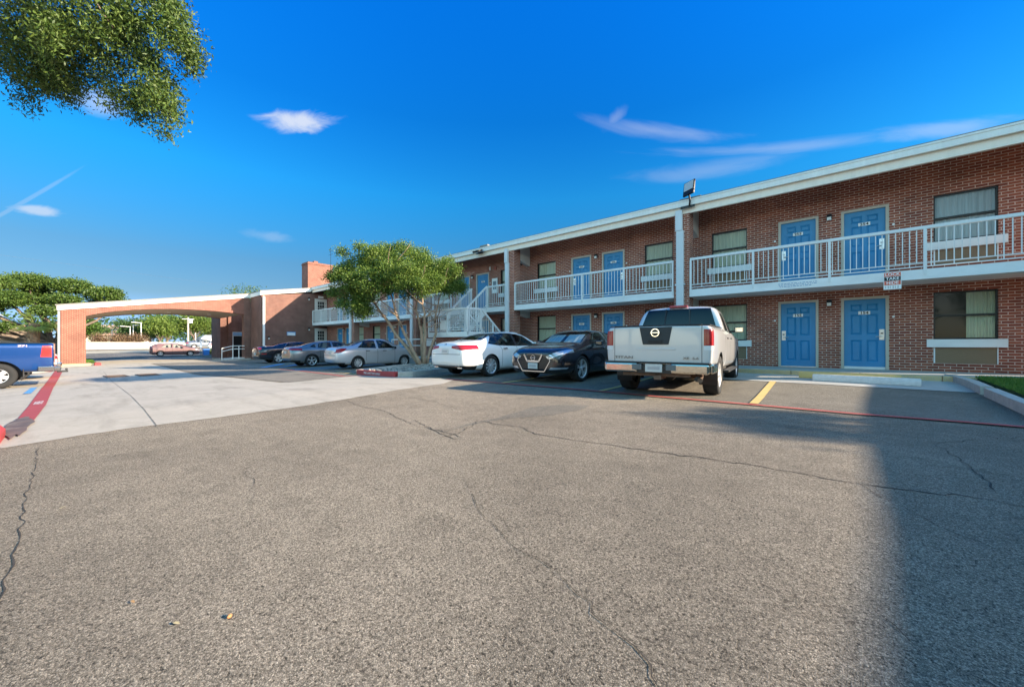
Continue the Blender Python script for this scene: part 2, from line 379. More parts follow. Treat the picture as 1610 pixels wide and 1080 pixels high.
M_BLUE = mat('blue_door_paint', (.022, .22, .44), .42, var=.10, vscale=1.4, dirt=((.05, .17, .30), 7, .70))
M_BEIGE = mat('beige_door_frame_paint', (.50, .45, .36), .5, var=.06, vscale=3)
M_BRONZE = mat('dark_bronze_metal', (.025, .024, .022), .4, metal=.5)
M_BLACK = mat('black_plastic', (.012, .012, .013), .5)
M_DARK = mat('dark_interior', (.012, .012, .012), .9)
M_CURT = mat('pale_curtain', (.88, .88, .68), .9, var=.10, vscale=3, stretch=(9, 1, .2))
M_CURTW = mat('white_curtain', (.80, .84, .88), .9, var=.10, vscale=3, stretch=(9, 1, .2))
M_ACB = mat('brown_vent_grille', (.25, .17, .10), .7, var=.12, vscale=20, stretch=(1, 1, 12))
M_SILV = mat('brushed_silver', (.62, .62, .60), .3, metal=.9)
M_PLATE = mat('number_plate_white', (.85, .84, .80), .4)
M_INK = mat('black_ink', (.01, .01, .01), .6)
M_ROOF = mat('grey_roof_membrane', (.24, .23, .21), .9, var=.1)
M_LAMPG = mat('frosted_lamp_glass', (.75, .74, .68), .35)
M_GLASS = glass_mat('window_glass', (.02, .03, .028), .14, .015, .30)
M_ASPH = asphalt_mat('asphalt', (.305, .254, .193), (.352, .294, .223))
M_ASPH2 = asphalt_mat('newer_asphalt', (.275, .245, .205), (.33, .295, .245), .8)
M_CONC = concrete_mat('driveway_concrete', (.435, .378, .300), (.30, .26, .20))
M_CONC2 = concrete_mat('apron_concrete', (.42, .40, .36), (.30, .28, .25))
M_CURB = mat('kerb_concrete', (.42, .39, .34), .9, var=.15, vscale=6, bump=.4, bscale=60, dirt=((.25, .22, .19), 7, .6))
M_YEL = paint_line_mat('yellow_road_paint', (.58, .40, .14), (.28, .25, .21), .57)
M_YELF = paint_line_mat('faded_yellow_kerb_paint', (.52, .38, .19), (.36, .32, .26), .50)
M_REDP = paint_line_mat('red_road_paint', (.46, .075, .065), (.33, .27, .24), .60)
M_REDS = paint_line_mat('deep_red_road_paint', (.36, .05, .05), (.33, .16, .14), .66)
M_BLUP = paint_line_mat('blue_road_paint', (.08, .28, .52), (.30, .29, .27), .56)
M_WHP = paint_line_mat('white_stencil_paint', (.72, .66, .62), (.40, .1, .1), .60)
M_CRACK = mat('crack_dark_brown', (.045, .037, .030), .95, var=.5, vscale=9)  # flat dark brown of the thin crack strips
M_JOINT = mat('joint_filler', (.16, .14, .12), .95)
M_STAIN = asphalt_mat('patched_asphalt', (.245, .212, .168), (.285, .25, .198), .7)
M_TARST = asphalt_mat('old_dark_asphalt', (.20, .185, .165), (.25, .235, .21), .7)
M_GRASSB = mat('turf_soil', (.05, .08, .02), 1, var=.3, vscale=9)
M_MULCH = mat('gravel_mulch', (.26, .22, .18), 1, var=.45, vscale=30, bump=1, bscale=40)

def text_bm(s, size, bold=0.0, ext=0.0, align='CENTER'):
    cu = bpy.data.curves.new('t', 'FONT'); cu.body = s; cu.size = size; cu.align_x = align; cu.align_y = 'CENTER'; cu.offset = bold; cu.extrude = ext; cu.resolution_u = 3
    ob = bpy.data.objects.new('t', cu); COL.objects.link(ob)
    dg = bpy.context.evaluated_depsgraph_get(); me = bpy.data.meshes.new_from_object(ob.evaluated_get(dg))
    bm = bmesh.new(); bm.from_mesh(me); bpy.data.objects.remove(ob); bpy.data.meshes.remove(me); bpy.data.curves.remove(cu)
    return bm
def put_text(mb, s, size, mtx, m=0, bold=0., sx=1.):
    bm = text_bm(s, size, bold); bm.transform(Matrix.Diagonal((sx, 1, 1, 1))); bm.transform(mtx); mb.add(bm, m)
def wallmtx(x, y, z):            # text standing on a wall that faces -Y
    return Matrix.Translation((x, y, z)) @ Matrix.Rotation(R(90), 4, 'X')
def wallmtx_x(x, y, z):          # on a wall facing +X
    return Matrix.Translation((x, y, z)) @ Matrix.Rotation(R(90), 4, 'Z') @ Matrix.Rotation(R(90), 4, 'X')

# ---------------------------------------------------------------- ground and paving
ground = drape('ground', rect(-900, 400, -500, 900), 0, M_ASPH); tag(ground, 'worn grey asphalt of the motel parking lot', 'ground', kind='structure')
rnd = random.Random(3)
edge = [(-7.02, -.5), (-7.13, .05), (-7.17, .6), (-7.06, 1.2), (-7.02, 1.9), (-6.95, 2.6), (-7.12, 3.4), (-7.4, 4.2), (-7.65, 5.15), (-7.85, 6.6)]
ed2 = []
for a, b in zip(edge, edge[1:]):
    for t in (0, .2, .4, .6, .8): ed2.append((a[0]+(b[0]-a[0])*t+rnd.uniform(-.02, .02), a[1]+(b[1]-a[1])*t))
ed2.append((-8.4, 7.2))
poly = ed2+[(-10.76, 7.16), (-13.2, 6.84), (-12.3, 4.0), (-17.2, 3.85), (-21, 3.5), (-36, 3.6), (-36, 8.9), (-51, 8.9), (-51, -14), (-9.6, -14), (-9.6, -.9)]
cpoly = poly
tag(drape('driveway', poly, .006, M_CONC), 'pale concrete driveway slab running to the entrance canopy', 'driveway', kind='structure')
tag(drape('parking_pavement', [(-12.1, 4.15), (-13.1, 6.8), (-14.6, 7.4), (-16, 13.2), (-36, 13.2), (-36, 3.75), (-21, 3.65), (-17.2, 3.98)], .010, M_ASPH2), 'asphalt of the parking row in front of the far rooms', 'pavement', kind='structure')
tag(drape('parking_pavement', [(1.98, 7.62), (-8.3, 7.35), (-10.8, 7.3), (-12.0, 13.2), (-2.6, 13.2), (-2.6, 11.42), (1.98, 11.42)], .004, M_STAIN), 'darker asphalt of the parking bays by the near rooms', 'pavement', kind='structure')
tag(drape('apron', rect(-5.2, 2.02, 11.3, 13.28), .014, M_CONC2), 'concrete apron strip along the front walkway', 'pavement', kind='structure')
def strip(name, pts, w, off, m, label, cat='road marking', group=None):
    """painted strip along a polyline"""
    L_, R_ = [], []
    for i, p in enumerate(pts):
        a = Vector((*pts[max(0, i-1)], 0)); b = Vector((*pts[min(len(pts)-1, i+1)], 0)); d = (b-a).normalized(); nrm = Vector((-d.y, d.x, 0))
        ww = w if not isinstance(w, list) else w[i]
        L_.append((p[0]+nrm.x*ww/2, p[1]+nrm.y*ww/2)); R_.append((p[0]-nrm.x*ww/2, p[1]-nrm.y*ww/2))
    o = drape(name, L_+R_[::-1], off, m); return tag(o, label, cat, group, kind='structure')
strip('road_marking', [(-8.65, 7.14), (-7.3, 7.27), (-5.3, 7.4), (-3.96, 7.42), (-2.7, 7.42), (-1.16, 7.47), (.15, 7.47), (1.2, 7.6), (2.6, 7.66), (9, 7.7)], .11, .018, M_REDP, 'long thin red line behind the nearer parked cars')
strip('road_marking', [(-10.9, 7.0), (-12.4, 6.98), (-13.05, 6.2), (-14.9, 6.5), (-19.7, 7.15), (-21.6, 6.97)], .12, .018, M_REDP, 'thin red line bending beside the tree island')
strip('road_marking', [(-7.9, -.5), (-9.2, -.44), (-12, -.42), (-18.9, -.46), (-25, -.42), (-31.9, -.38)], [.14, .18, .22, .24, .26, .28], .018, M_REDS, 'wide red fire lane stripe leading to the canopy pillar')
YG = 'yellow parking bay lines'
strip('road_marking', [(-1.13, 7.6), (-1.28, 11.4)], .13, .018, M_YEL, 'broad yellow bay line right of the silver pickup', group=YG)
strip('road_marking', [(-3.95, 7.5), (-4.1, 12.4)], .11, .018, M_YEL, 'yellow bay line running under the silver pickup', group=YG)
strip('road_marking', [(-6.72, 7.4), (-6.95, 12.4)], .11, .018, M_YEL, 'yellow bay line between the white and black sedans', group=YG)
strip('road_marking', [(-11.0, 7.9), (-11.9, 11.2)], .10, .018, M_YEL, 'yellow bay line left of the white sedan', group=YG)
strip('road_marking', [(-13.6, 6.95), (-16.6, 7.55)], .12, .018, M_YEL, 'short yellow line behind the silver sedan by the island')
for i, (a, b) in enumerate([((-20.3, 7.2), (-18.4, 9.5)), ((-21.0, 7.3), (-20.5, 12)), ((-24.0, 6.9), (-27.4, 9.0)), ((-23.6, 7.7), (-26.6, 10.2))]):
    strip('road_marking', [a, b], .35 if i > 1 else .22, .018, M_BLUP, ['blue stripe behind the silver sedan', 'blue bay line between silver and grey sedans', 'blue hatched stripe between grey sedan and black coupe', 'second blue hatched stripe deeper between grey sedan and black coupe'][i], group='blue accessible bay stripes')
strip('road_marking', [(-16.5, -.75), (-19.7, -.75), (-19.9, -2)], .14, .018, M_BLUP, 'blue bay line behind the blue pickup')
strip('road_marking', [(-12.5, -1.1), (-14.0, -3.5)], .12, .018, M_YEL, 'thin yellow bay line on the left concrete')
# red-lane lettering
def ground_text(name, s, x, y, rz, size, m, label, sx=1.):
    bm = text_bm(s, size, .004); bm.transform(Matrix.Diagonal((sx, 1, 1, 1))); bm.transform(Matrix.Translation((x, y, 0)) @ Matrix.Rotation(rz, 4, 'Z'))
    for v in bm.verts: v.co.z = g(v.co.x, v.co.y)+.026
    me = bpy.data.meshes.new(name); bm.to_mesh(me); bm.free(); me.materials.append(m); o = bpy.data.objects.new(name, me); COL.objects.link(o)
    return tag(o, label, 'lettering', kind='structure')
ground_text('road_lettering', 'FIRE LANE', -12.6, -.43, 0, .16, M_WHP, 'worn white letters on the wide red stripe')
# expansion joints, cracks and patches: children of the paving
def ribbon(name, pts, w, off, m, parent, seed=1, jag=.02, sub=.07):
    r = random.Random(seed); P = []
    for a, b in zip(pts, pts[1:]):
        L_ = math.dist(a, b); n = max(1, int(L_/sub))
        for i in range(n):
            t = i/n; P.append((a[0]+(b[0]-a[0])*t+r.uniform(-jag, jag)*(1 if i else .4), a[1]+(b[1]-a[1])*t+r.uniform(-jag, jag)*(1 if i else .4)))
    P.append(pts[-1]); mb = MB(); prev = None
    for i, p in enumerate(P):
        a, b = P[max(0, i-1)], P[min(len(P)-1, i+1)]; d = Vector((b[0]-a[0], b[1]-a[1], 0)).normalized(); nx, ny = -d.y, d.x
        ww = w*r.uniform(.25, 1.3)*(.25 if i in (0, len(P)-1) else 1)
        cur = [(p[0]+nx*ww, p[1]+ny*ww), (p[0]-nx*ww, p[1]-ny*ww)]
        if prev: mb.quad(*[(q[0], q[1], g(q[0], q[1])+off) for q in (prev[0], prev[1], cur[1], cur[0])])
        prev = cur
    o = mb.build(name, m, parent); return o
CR = [([(-3.45, 2.73), (-3.4, 2.97), (-3.74, 3.63), (-3.32, 3.66), (-3.12, 3.74), (-2.71, 3.54), (-2.39, 3.58), (-2.01, 3.62), (-1.68, 3.67), (-1.31, 3.72), (-.89, 3.81), (-.5, 3.86), (-.16, 3.86), (.13, 3.86), (.4, 3.93), (.68, 4.02), (1.4, 3.95)], .006),
      ([(-4.48, 3.12), (-3.63, 2.87), (-3.26, 2.8), (-3.17, 2.87)], .009), ([(-7.14, 3.39), (-6.04, 3.19), (-5.52, 3.23), (-4.22, 2.92), (-3.57, 2.92), (-3.21, 2.9)], .010),
      ([(.08, 3.92), (.25, 3.57), (.41, 3.28), (.55, 3.15), (.9, 2.95)], .004), ([(.73, 5.88), (.79, 5.38), (.83, 4.7), (.82, 4.24)], .008), ([(.73, 5.88), (1.07, 6.34), (1.52, 6.86)], .008),
      ([(-2.25, 2.05), (-1.82, 1.76), (-1.4, 1.59), (-1.1, 1.54), (-.88, 1.45), (-.68, 1.37), (-.57, 1.35), (-.40, 1.2)], .0035), ([(-2.1, 1.93), (-1.57, 1.73), (-1.34, 1.64)], .0025),
      ([(-6.69, -.23), (-5.53, -.21), (-4.66, -.22), (-3.63, -.19), (-3.16, -.2), (-2.6, -.2)], .008), ([(-3.98, .98), (-3.62, .99), (-3.16, .83)], .004),
      ([(-1.16, 3.44), (-.95, 3.26), (-.83, 3.0)], .0025), ([(.07, 2.15), (.19, 1.99), (.28, 1.93), (.5, 1.85)], .003), ([(-3.27, 3.16), (-2.67, 2.94), (-2.43, 3.07), (-2.46, 3.45)], .002),
      ([(-6.9, 4.4), (-5.5, 4.3), (-4.6, 4.05)], .008), ([(-3.15, 5.2), (-2.2, 5.4), (-1.4, 5.3)], .003), ([(-3.6, .98), (-3.3, 1.4), (-2.9, 1.5)], .002)]
for i, (p, w) in enumerate(CR): ribbon('crack', p, w*(1.25 if i == 0 else .42 if i == 8 else .62), .004, M_CRACK, ground, seed=i, jag=.026 if i != 8 else .014)
drape('patch', [(-3.57, 2.83), (-3.72, 3.4), (-3.69, 3.9), (-3.78, 4.6), (-3.85, 5.0), (-3.62, 5.5), (-3.2, 5.7), (-3.1, 5.3), (-3.2, 4.6), (-3.5, 4.05), (-3.62, 3.6), (-3.6, 3.2)], .003, M_STAIN, parent=ground)
drv = bpy.data.objects['driveway']
ribbon('joint', [(-28.2, 1.1), (-12.5, .92), (-6.98, .77)], .006, .010, M_JOINT, drv, jag=.001)
ribbon('joint', [(-9.2, 7.1), (-11.2, 3.9), (-12.2, .95)], .007, .010, M_JOINT, drv, jag=.001)
for k, yy in enumerate((-3.6, -6.8)): ribbon('joint', [(-34, yy), (-10, yy)], .008, .010, M_JOINT, drv, jag=.001)
for k, xx in enumerate((-14.5, -20.5, -26.5, -33)): ribbon('joint', [(xx, -12), (xx, 3.4)], .007, .010, M_JOINT, drv, jag=.001)
_st = random.Random(2); drape('oil_stain', [(-8.75+1.15*math.cos(t_*6.283/26)*_st.uniform(.80, 1.12), -.46+.11*math.sin(t_*6.283/26)*_st.uniform(.7, 1.2)) for t_ in range(26)], .024, mat('wet_brown_stain', (.15, .095, .062), .6, var=.5, vscale=3, dirt=((.28, .22, .16), 4, .52)), parent=drv)

# cast-iron drain grates
def grate(x, y, rz, label):
    t = thing('drain_grate', label, 'drain', (x, y, g(x, y)+.012), rz, 'drain grates in the driveway')
    a = MB(); a.box(-.62, .62, -.30, .30, -.02, -.004); a.build('pit', M_DARK, t)
    b = MB()
    for s in (-1, 1): b.box(-.65, .65, s*.30-.035, s*.30+.035, -.01, .014); b.box(s*.63-.035, s*.63+.035, -.265, .265, -.01, .014)
    for i in range(13): x0 = -.55+i*.09; b.box(x0-.018, x0+.018, -.265, .265, -.006, .010)
    b.build('frame', mat('rusty_iron', (.10, .065, .045), .8, var=.3, vscale=20), t)
grate(-23.2, 1.28, .05, 'rusty iron drain grate nearer the canopy pillar'); grate(-22.7, 2.22, .05, 'rusty iron drain grate farther from the canopy pillar')

# walkway and its kerb
WK = thing('walkway', 'grey concrete walkway along the ground floor rooms', 'walkway', (0, 13.3, .31)); tag(WK, kind='structure')
a = MB((0, 13.3, .31)); a.box(-35.4, 4.6, 13.42, 15.3, -.3, .31); a.build('slab', M_CONC2, WK)
a = MB((0, 13.3, .31)); 
for i in range(28):
    x0 = -35.4+i*1.43
    a.box(x0+.004, min(4.6, x0+1.43-.004), 13.28, 13.417, -.3, .306, bev=.02)
a.build('kerb_edge', M_YELF, WK)
# wheel stops
def wheelstop(x, y, rz, L_, m, label):
    z = g(x, y)+.012; t = MB()
    bm = bmesh.new(); w, h = .09, .16
    pr = [(-w, 0), (w, 0), (w*.92, h*.55), (w*.55, h), (-w*.55, h), (-w*.92, h*.55)]
    for X in (-L_/2, L_/2):
        for p in pr: bm.verts.new((X, p[0], p[1]))
    bm.verts.ensure_lookup_table(); V = bm.verts
    bm.faces.new([V[i] for i in range(6)][::-1]); bm.faces.new([V[6+i] for i in range(6)])
    for i in range(6): bm.faces.new((V[i], V[(i+1) % 6], V[6+(i+1) % 6], V[6+i]))
    bmesh.ops.recalc_face_normals(bm, faces=bm.faces[:]); bmesh.ops.bevel(bm, geom=bm.edges[:], offset=.012, segments=2, affect='EDGES')
    t.add(bm); o = t.build('wheel_stop', m); o.location = (x, y, z); o.rotation_euler = (0, 0, rz); tag(o, label, 'wheel stop', 'concrete wheel stops')
wheelstop(.38, 12.05, -.09, 1.85, mat('chipped_white_concrete', (.62, .58, .54), .9, var=.12, vscale=12, bump=.5, bscale=50, dirt=((.30, .27, .24), 22, .62)), 'chipped white concrete wheel stop in front of door 154')
wheelstop(.1, 12.62, -.02, 1.9, M_YEL, 'yellow concrete wheel stop mostly hidden behind the white one')

# grass strip on the right with its kerb
gr = drape('lawn', [(2.30, -30), (14, -30), (14, 13.25), (2.30, 13.25), (2.28, 9.3)], .14, M_GRASSB, thick=.16); tag(gr, 'soil bed of the grass strip on the right', 'lawn', kind='structure')
def blades(name, xr, yr, n, zf, m, label, hmax=.07, seed=1, excl=None, w=.006):
    r = np.random.default_rng(seed); x = r.uniform(*xr, n); y = r.uniform(*yr, n); h = r.uniform(.35, 1, n)*hmax; a = r.uniform(0, 2*np.pi, n); ln = r.normal(0, .4, (n, 2))
    z = np.array([zf(u, v) for u, v in zip(x, y)]); c, s = np.cos(a)*w, np.sin(a)*w
    V = np.stack([np.stack([x-c, y-s, z], 1), np.stack([x+c, y+s, z], 1), np.stack([x+ln[:, 0]*h, y+ln[:, 1]*h, z+h], 1)], 1).reshape(-1, 3)
    me = bpy.data.meshes.new(name); me.vertices.add(3*n); me.vertices.foreach_set('co', V.ravel()); me.loops.add(3*n); me.loops.foreach_set('vertex_index', np.arange(3*n)); me.polygons.add(n); me.polygons.foreach_set('loop_start', np.arange(n)*3); me.polygons.foreach_set('loop_total', np.full(n, 3)); me.update()
    me.materials.append(m); o = bpy.data.objects.new(name, me); COL.objects.link(o); return tag(o, label, 'grass', kind='stuff')
M_GRASS = leaf_mat('grass_blades', (.055, .15, .018), (.13, .23, .035), .3, .6)
blades('grass', (2.25, 4.6), (8.5, 13.22), 30000, lambda x, y: g(x, y)+.14, M_GRASS, 'short green grass right of the wheel stop', .085)
blades('grass', (-51, -42), (-8, 1.2), 20000, lambda x, y: g(x, y)+.07, M_GRASS, 'sunlit lawn beyond the canopy pillar', .16, 2, w=.02)
tag(drape('lawn', rect(-52, -41.5, -9, 1.3), .07, M_GRASSB, thick=.1), 'soil bed of the lawn beyond the canopy pillar', 'lawn', kind='structure')
kb = MB((2.1, 11, 0)); L_ = [(2.02, 14.0), (2.08, 12.2), (2.06, 11.1)]; L2 = [(2.06, 10.86), (2.06, 9.6), (2.06, 7.6), (2.06, 5), (2.06, -4)]
def kerb(mb, pts, w=.19, h=.15, m=0, dz=.012):
    bm = bmesh.new(); pr = [(-w/2, -.05), (-w/2, h*.6), (-w*.3, h*.95), (w*.1, h), (w/2, h*.98), (w/2, -.05)]; prev = None
    n = len(pts)
    for i, p in enumerate(pts):
        a_, b_ = Vector(pts[max(0, i-1)]), Vector(pts[min(n-1, i+1)]); d = (b_-a_).normalized(); nx, ny = d.y, -d.x
        ring = [bm.verts.new((p[0]-nx*q[0]*-1, p[1]-ny*q[0]*-1, g(*p)+dz+q[1])) for q in pr]
        if prev:
            for k in range(len(pr)-1): bm.faces.new((prev[k], prev[k+1], ring[k+1], ring[k]))
        else: bm.faces.new(ring)
        prev = ring
    bm.faces.new(prev); bmesh.ops.recalc_face_normals(bm, faces=bm.faces[:]); mb.add(bm, m)
kerb(kb, L_[::-1], w=-.2); kerb(kb, L2[::-1], w=-.2)
tag(kb.build('kerb', M_CURB), 'grey rounded kerb with a broken gap beside the grass', 'kerb')

# tree island
isl = [(-13.75, 7.05), (-11.0, 6.88), (-10.55, 7.2), (-10.75, 8.2), (-11.6, 10.2), (-12.3, 13.2), (-16.1, 13.2), (-15.6, 10), (-14.5, 7.7)]
il = thing('tree_island', 'raised gravel island with red front kerb around the small tree', 'kerb island', (-13, 9, -.02))
def cz(x, y): return g(x, y)
o = drape('gravel_bed', [(-13.6, 7.25), (-11.0, 7.08), (-10.75, 7.35), (-11.0, 8.2), (-11.8, 10.2), (-12.5, 13.2), (-15.9, 13.2), (-15.4, 10), (-14.35, 7.8)], .12, M_MULCH, thick=.1); o.parent = il; o.matrix_parent_inverse = Matrix.Translation((13, -9, .02))
kb = MB((-13, 9, -.02)); kerb(kb, [(-10.98, 6.96), (-12.4, 6.97), (-13.75, 7.12)], w=-.2, h=.17); kb.build('red_kerb', mat('red_kerb_paint', (.42, .045, .045), .6, dirt=((.5, .3, .25), 18, .66)), il)
kb = MB((-13, 9, -.02)); kerb(kb, [(-12.4, 13.2), (-11.7, 10.2), (-10.9, 8.2), (-10.68, 7.3), (-10.93, 6.99)], w=-.2, h=.165); kerb(kb, [(-13.8, 7.13), (-14.45, 7.75), (-15.5, 10), (-16.0, 13.2)], w=-.2, h=.165); kb.build('kerb_edge', M_CURB, il)
kb = MB((-13, 9, -.02)); 
bm = text_bm('FIRE LANE TOW AWAY', .105, .002); bm.transform(Matrix.Translation((-12.35, 6.852, g(-12.3, 7)+.085)) @ Matrix.Rotation(R(90), 4, 'X')); kb.add(bm); kb.build('stencil_lettering', M_WHP, il)
# stones on the island
def pebbles(name, pts_fn, n, m, label, seed=1, s=(.012, .04), parent=None):
    r = random.Random(seed); mb = MB()
    for i in range(n):
        x, y, z = pts_fn(r); k = r.uniform(*s); bm = bmesh.new(); bmesh.ops.create_icosphere(bm, subdivisions=1, radius=k)
        for v in bm.verts: v.co *= r.uniform(.7, 1.2)
        bm.transform(Matrix.Translation((x, y, z+k*.3)) @ Matrix.Diagonal((1, r.uniform(.6, 1), .6, 1))); mb.add(bm)
    o = mb.build(name, m); return tag(o, label, 'gravel', kind='stuff')
def pf(r):
    t = r.uniform(0, 1); y = 7.2+5*t; return (r.uniform(-13.3-1.2*t, -11.1-.9*t), y, g(-12, y)+.12)
pebbles('gravel', pf, 700, mat('grey_stone', (.36, .32, .27), .9, var=.3, vscale=3), 'loose grey stones around the island tree', 4, (.025, .07))

# near island at the left edge with the red kerb end
ni = [(-8.45, -.66), (-7.3, -.60), (-6.85, -.95), (-6.6, -2), (-6.6, -9), (-9.4, -9), (-9.4, -1.5)]
nl = thing('tree_island', 'red kerb end at the left edge of the driveway', 'kerb island', (-8, -3, -.1))
o = drape('soil_bed', [(-8.3, -.8), (-7.35, -.75), (-7.0, -1), (-6.8, -2), (-6.8, -9), (-9.2, -9), (-9.2, -1.5)], .10, M_MULCH, thick=.1); o.parent = nl; o.matrix_parent_inverse = Matrix.Translation((8, 3, .1))
kb = MB((-8, -3, -.1)); kerb(kb, [(-6.7, -9), (-6.7, -2.2), (-6.85, -1.3), (-7.1, -.84), (-7.4, -.625), (-7.9, -.625), (-8.5, -.72), (-9.0, -1.1), (-9.3, -1.6), (-9.3, -9)][::-1], w=.2, h=.15); kb.build('red_kerb', bpy.data.materials['red_kerb_paint'], nl)
# litter on the asphalt
def litter(name, label, cat, x, y, s, col, kind):
    bm = bmesh.new()
    if kind == 'acorn': bmesh.ops.create_icosphere(bm, subdivisions=2, radius=s); bm.transform(Matrix.Diagonal((1.3, .9, .9, 1)))
    else:
        P = [(-1, 0, 0), (-.4, .28, .25), (.4, .25, .3), (1, 0, .1), (.4, -.22, .12), (-.4, -.25, .05)]
        vs = [bm.verts.new((p[0]*s, p[1]*s, p[2]*s*.6+.004)) for p in P]; bm.faces.new(vs)
    mb = MB(); mb.add(bm); o = mb.build(name, mat('litter_'+kind+str(len(MATS)), col, .7), smooth=kind == 'acorn'); o.location = (x, y, g(x, y)+(s*.8 if kind == 'acorn' else .004)); o.rotation_euler = (0, 0, x*40)
    tag(o, label, cat)
litter('acorn', 'brown acorn lying on the near asphalt', 'acorn', -1.91, .43, .009, (.42, .2, .08), 'acorn')
litter('leaf', 'curled tan leaf on the asphalt left of the acorn', 'leaf', -2.03, .28, .020, (.5, .38, .2), 'leaf')
litter('leaf', 'pale leaf far left on the asphalt by the crack', 'leaf', -4.1, -.03, .03, (.5, .42, .22), 'leaf')
litter('leaf', 'small orange leaf in the left foreground', 'leaf', -2.35, .18, .018, (.5, .26, .1), 'leaf')
# ---------------------------------------------------------------- motel wing
YW, YB, ZF, ZS0, ZS1, ZE, ZT = 15.3, 14.0, .31, 2.685, 2.93, 5.58, 6.02
XE, XL = 4.6, -35.4
MO = (-15.4, 15.3, .31)
motel = thing('motel_wing', 'long two storey red brick motel wing with white balcony rails and blue doors', 'motel', MO)
BAYS = [(-.27-7.96*i) for i in range(5)]          # bay centres
PIERS = [-4.24-7.97*i for i in range(4)]
def openings():
    D, Wn = [], []
    for i, c in enumerate(BAYS):
        for fl in (0, 1):
            z = ZF if fl == 0 else ZS1
            D.append((c-1.31, z, i, fl, 0)); D.append((c+.26, z, i, fl, 1))
            for s, x0 in ((0, c-3.31), (1, c+2.16)):
                Wn.append((x0, z, i, fl, s))
    return D, Wn
DOORS, WINS = openings()
WINS = [w for w in WINS if w[0] > XL+.3]
DW, DH, WW, WH, WZ = 1.04, 2.13, 1.11, 1.27, .87
ops = [(x, x+DW, z, z+DH, .07) for x, z, *_ in DOORS]+[(x, x+WW, z+WZ, z+WZ+WH, .09) for x, z, *_ in WINS]+[(x, x+WW, z+.23, z+.65, .05) for x, z, *_ in WINS]
wall = MB(MO)
xs = sorted({XL, XE, *[o[0] for o in ops], *[o[1] for o in ops]})
for x0, x1 in zip(xs, xs[1:]):
    if x1-x0 < 1e-6: continue
    zz = sorted({.0, ZT-.02, *[v for o in ops if o[0] < x1-1e-6 and o[1] > x0+1e-6 for v in (o[2], o[3])]})
    for z0, z1 in zip(zz, zz[1:]):
        cx, cz_ = (x0+x1)/2, (z0+z1)/2
        if any(o[0] < cx < o[1] and o[2] < cz_ < o[3] for o in ops): continue
        wall.quad((x0, YW, z0), (x1, YW, z0), (x1, YW, z1), (x0, YW, z1))
for x0, x1, z0, z1, d in ops:
    d = .16
    wall.quad((x0, YW, z0), (x0, YW, z1), (x0, YW+d, z1), (x0, YW+d, z0)); wall.quad((x1, YW, z0), (x1, YW+d, z0), (x1, YW+d, z1), (x1, YW, z1))
    wall.quad((x0, YW, z1), (x1, YW, z1), (x1, YW+d, z1), (x0, YW+d, z1)); wall.quad((x0, YW, z0), (x0, YW+d, z0), (x1, YW+d, z0), (x1, YW, z0))
wall.quad((XE, YW, 0), (XE, YW+11, 0), (XE, YW+11, ZT-.15), (XE, YW, ZT-.15))
wall.quad((XL-8, YW+11, 0), (XL-8, YW+11, ZT-.15), (XE, YW+11, ZT-.15), (XE, YW+11, 0))
wall.build('wall', M_BRICK, motel)
b = MB(MO); b.box(XL, XE-.3, YW+.3, YW+.5, .0, 5.8); b.build('inner_wall', M_DARK, motel)
# roof, fascia, gutter
b = MB(MO); b.quad((XL-8, YB-.02, ZT), (XE+.3, YB-.02, ZT), (XE+.3, YW+5.5, ZT+.75), (XL-8, YW+5.5, ZT+.75)); b.quad((XL-8, YW+5.5, ZT+.75), (XE+.3, YW+5.5, ZT+.75), (XE+.3, YW+11.2, ZT), (XL-8, YW+11.2, ZT))
b.box(XL+.02, XE+.3, YB-.13, YB+.02, ZT, ZT+.022); b.quad((XE+.3, YB, ZT-.2), (XE+.3, YW+11.2, ZT-.2), (XE+.3, YW+11.2, ZT), (XE+.3, YW+5.5, ZT+.75), (XE+.3, YB, ZT)); b.build('roof', M_ROOF, motel)
b = MB(MO); b.box(XL+.02, XE+.3, YB-.02, YB+.06, ZE, ZT-.20); b.box(XE+.22, XE+.3, YB+.06, YW+11, ZE, ZT-.20); b.build('fascia', M_FASC, motel)
b = MB(MO)
P = [(YB-.12, ZT-.21), (YB-.12, ZT-.06), (YB-.135, ZT-.045), (YB-.135, ZT-.002), (YB+.0, ZT-.002), (YB+.0, ZT-.21)]
i0 = len(b.v)
for X in (XL+.02, XE+.3): b.v += [(X-MO[0], p[0]-MO[1], p[1]-MO[2]) for p in P]
for k in range(6): b.f.append((k, (k+1) % 6, 6+(k+1) % 6, 6+k)); b.m.append(0)
b.f += [(0, 1, 2, 3, 4, 5)[::-1], (6, 7, 8, 9, 10, 11)]; b.m += [0, 0]
b.build('gutter', M_GUT, motel, fixn=True)
b = MB(MO); b.quad((XL, YB+.06, ZT-.03), (XL, YW, ZT-.03), (XE+.22, YW, ZT-.03), (XE+.22, YB+.06, ZT-.03)); b.build('soffit', M_SOFF, motel)
# balcony slab
b = MB(MO)
for x0, x1 in zip([XL]+PIERS[::-1]+[3.73], PIERS[::-1]+[3.73, XE]):
    a_ = x0+(.26 if x0 != XL else 0); c_ = x1-(.26 if x1 != XE else 0)
    if c_ > a_: b.box(a_, c_, YB, YB+.47, ZS0, ZS1)
b.box(XL, XE, YB+.472, YW-.002, ZS0+.004, ZS1-.002)
b.build('balcony_slab', M_SLAB, motel)
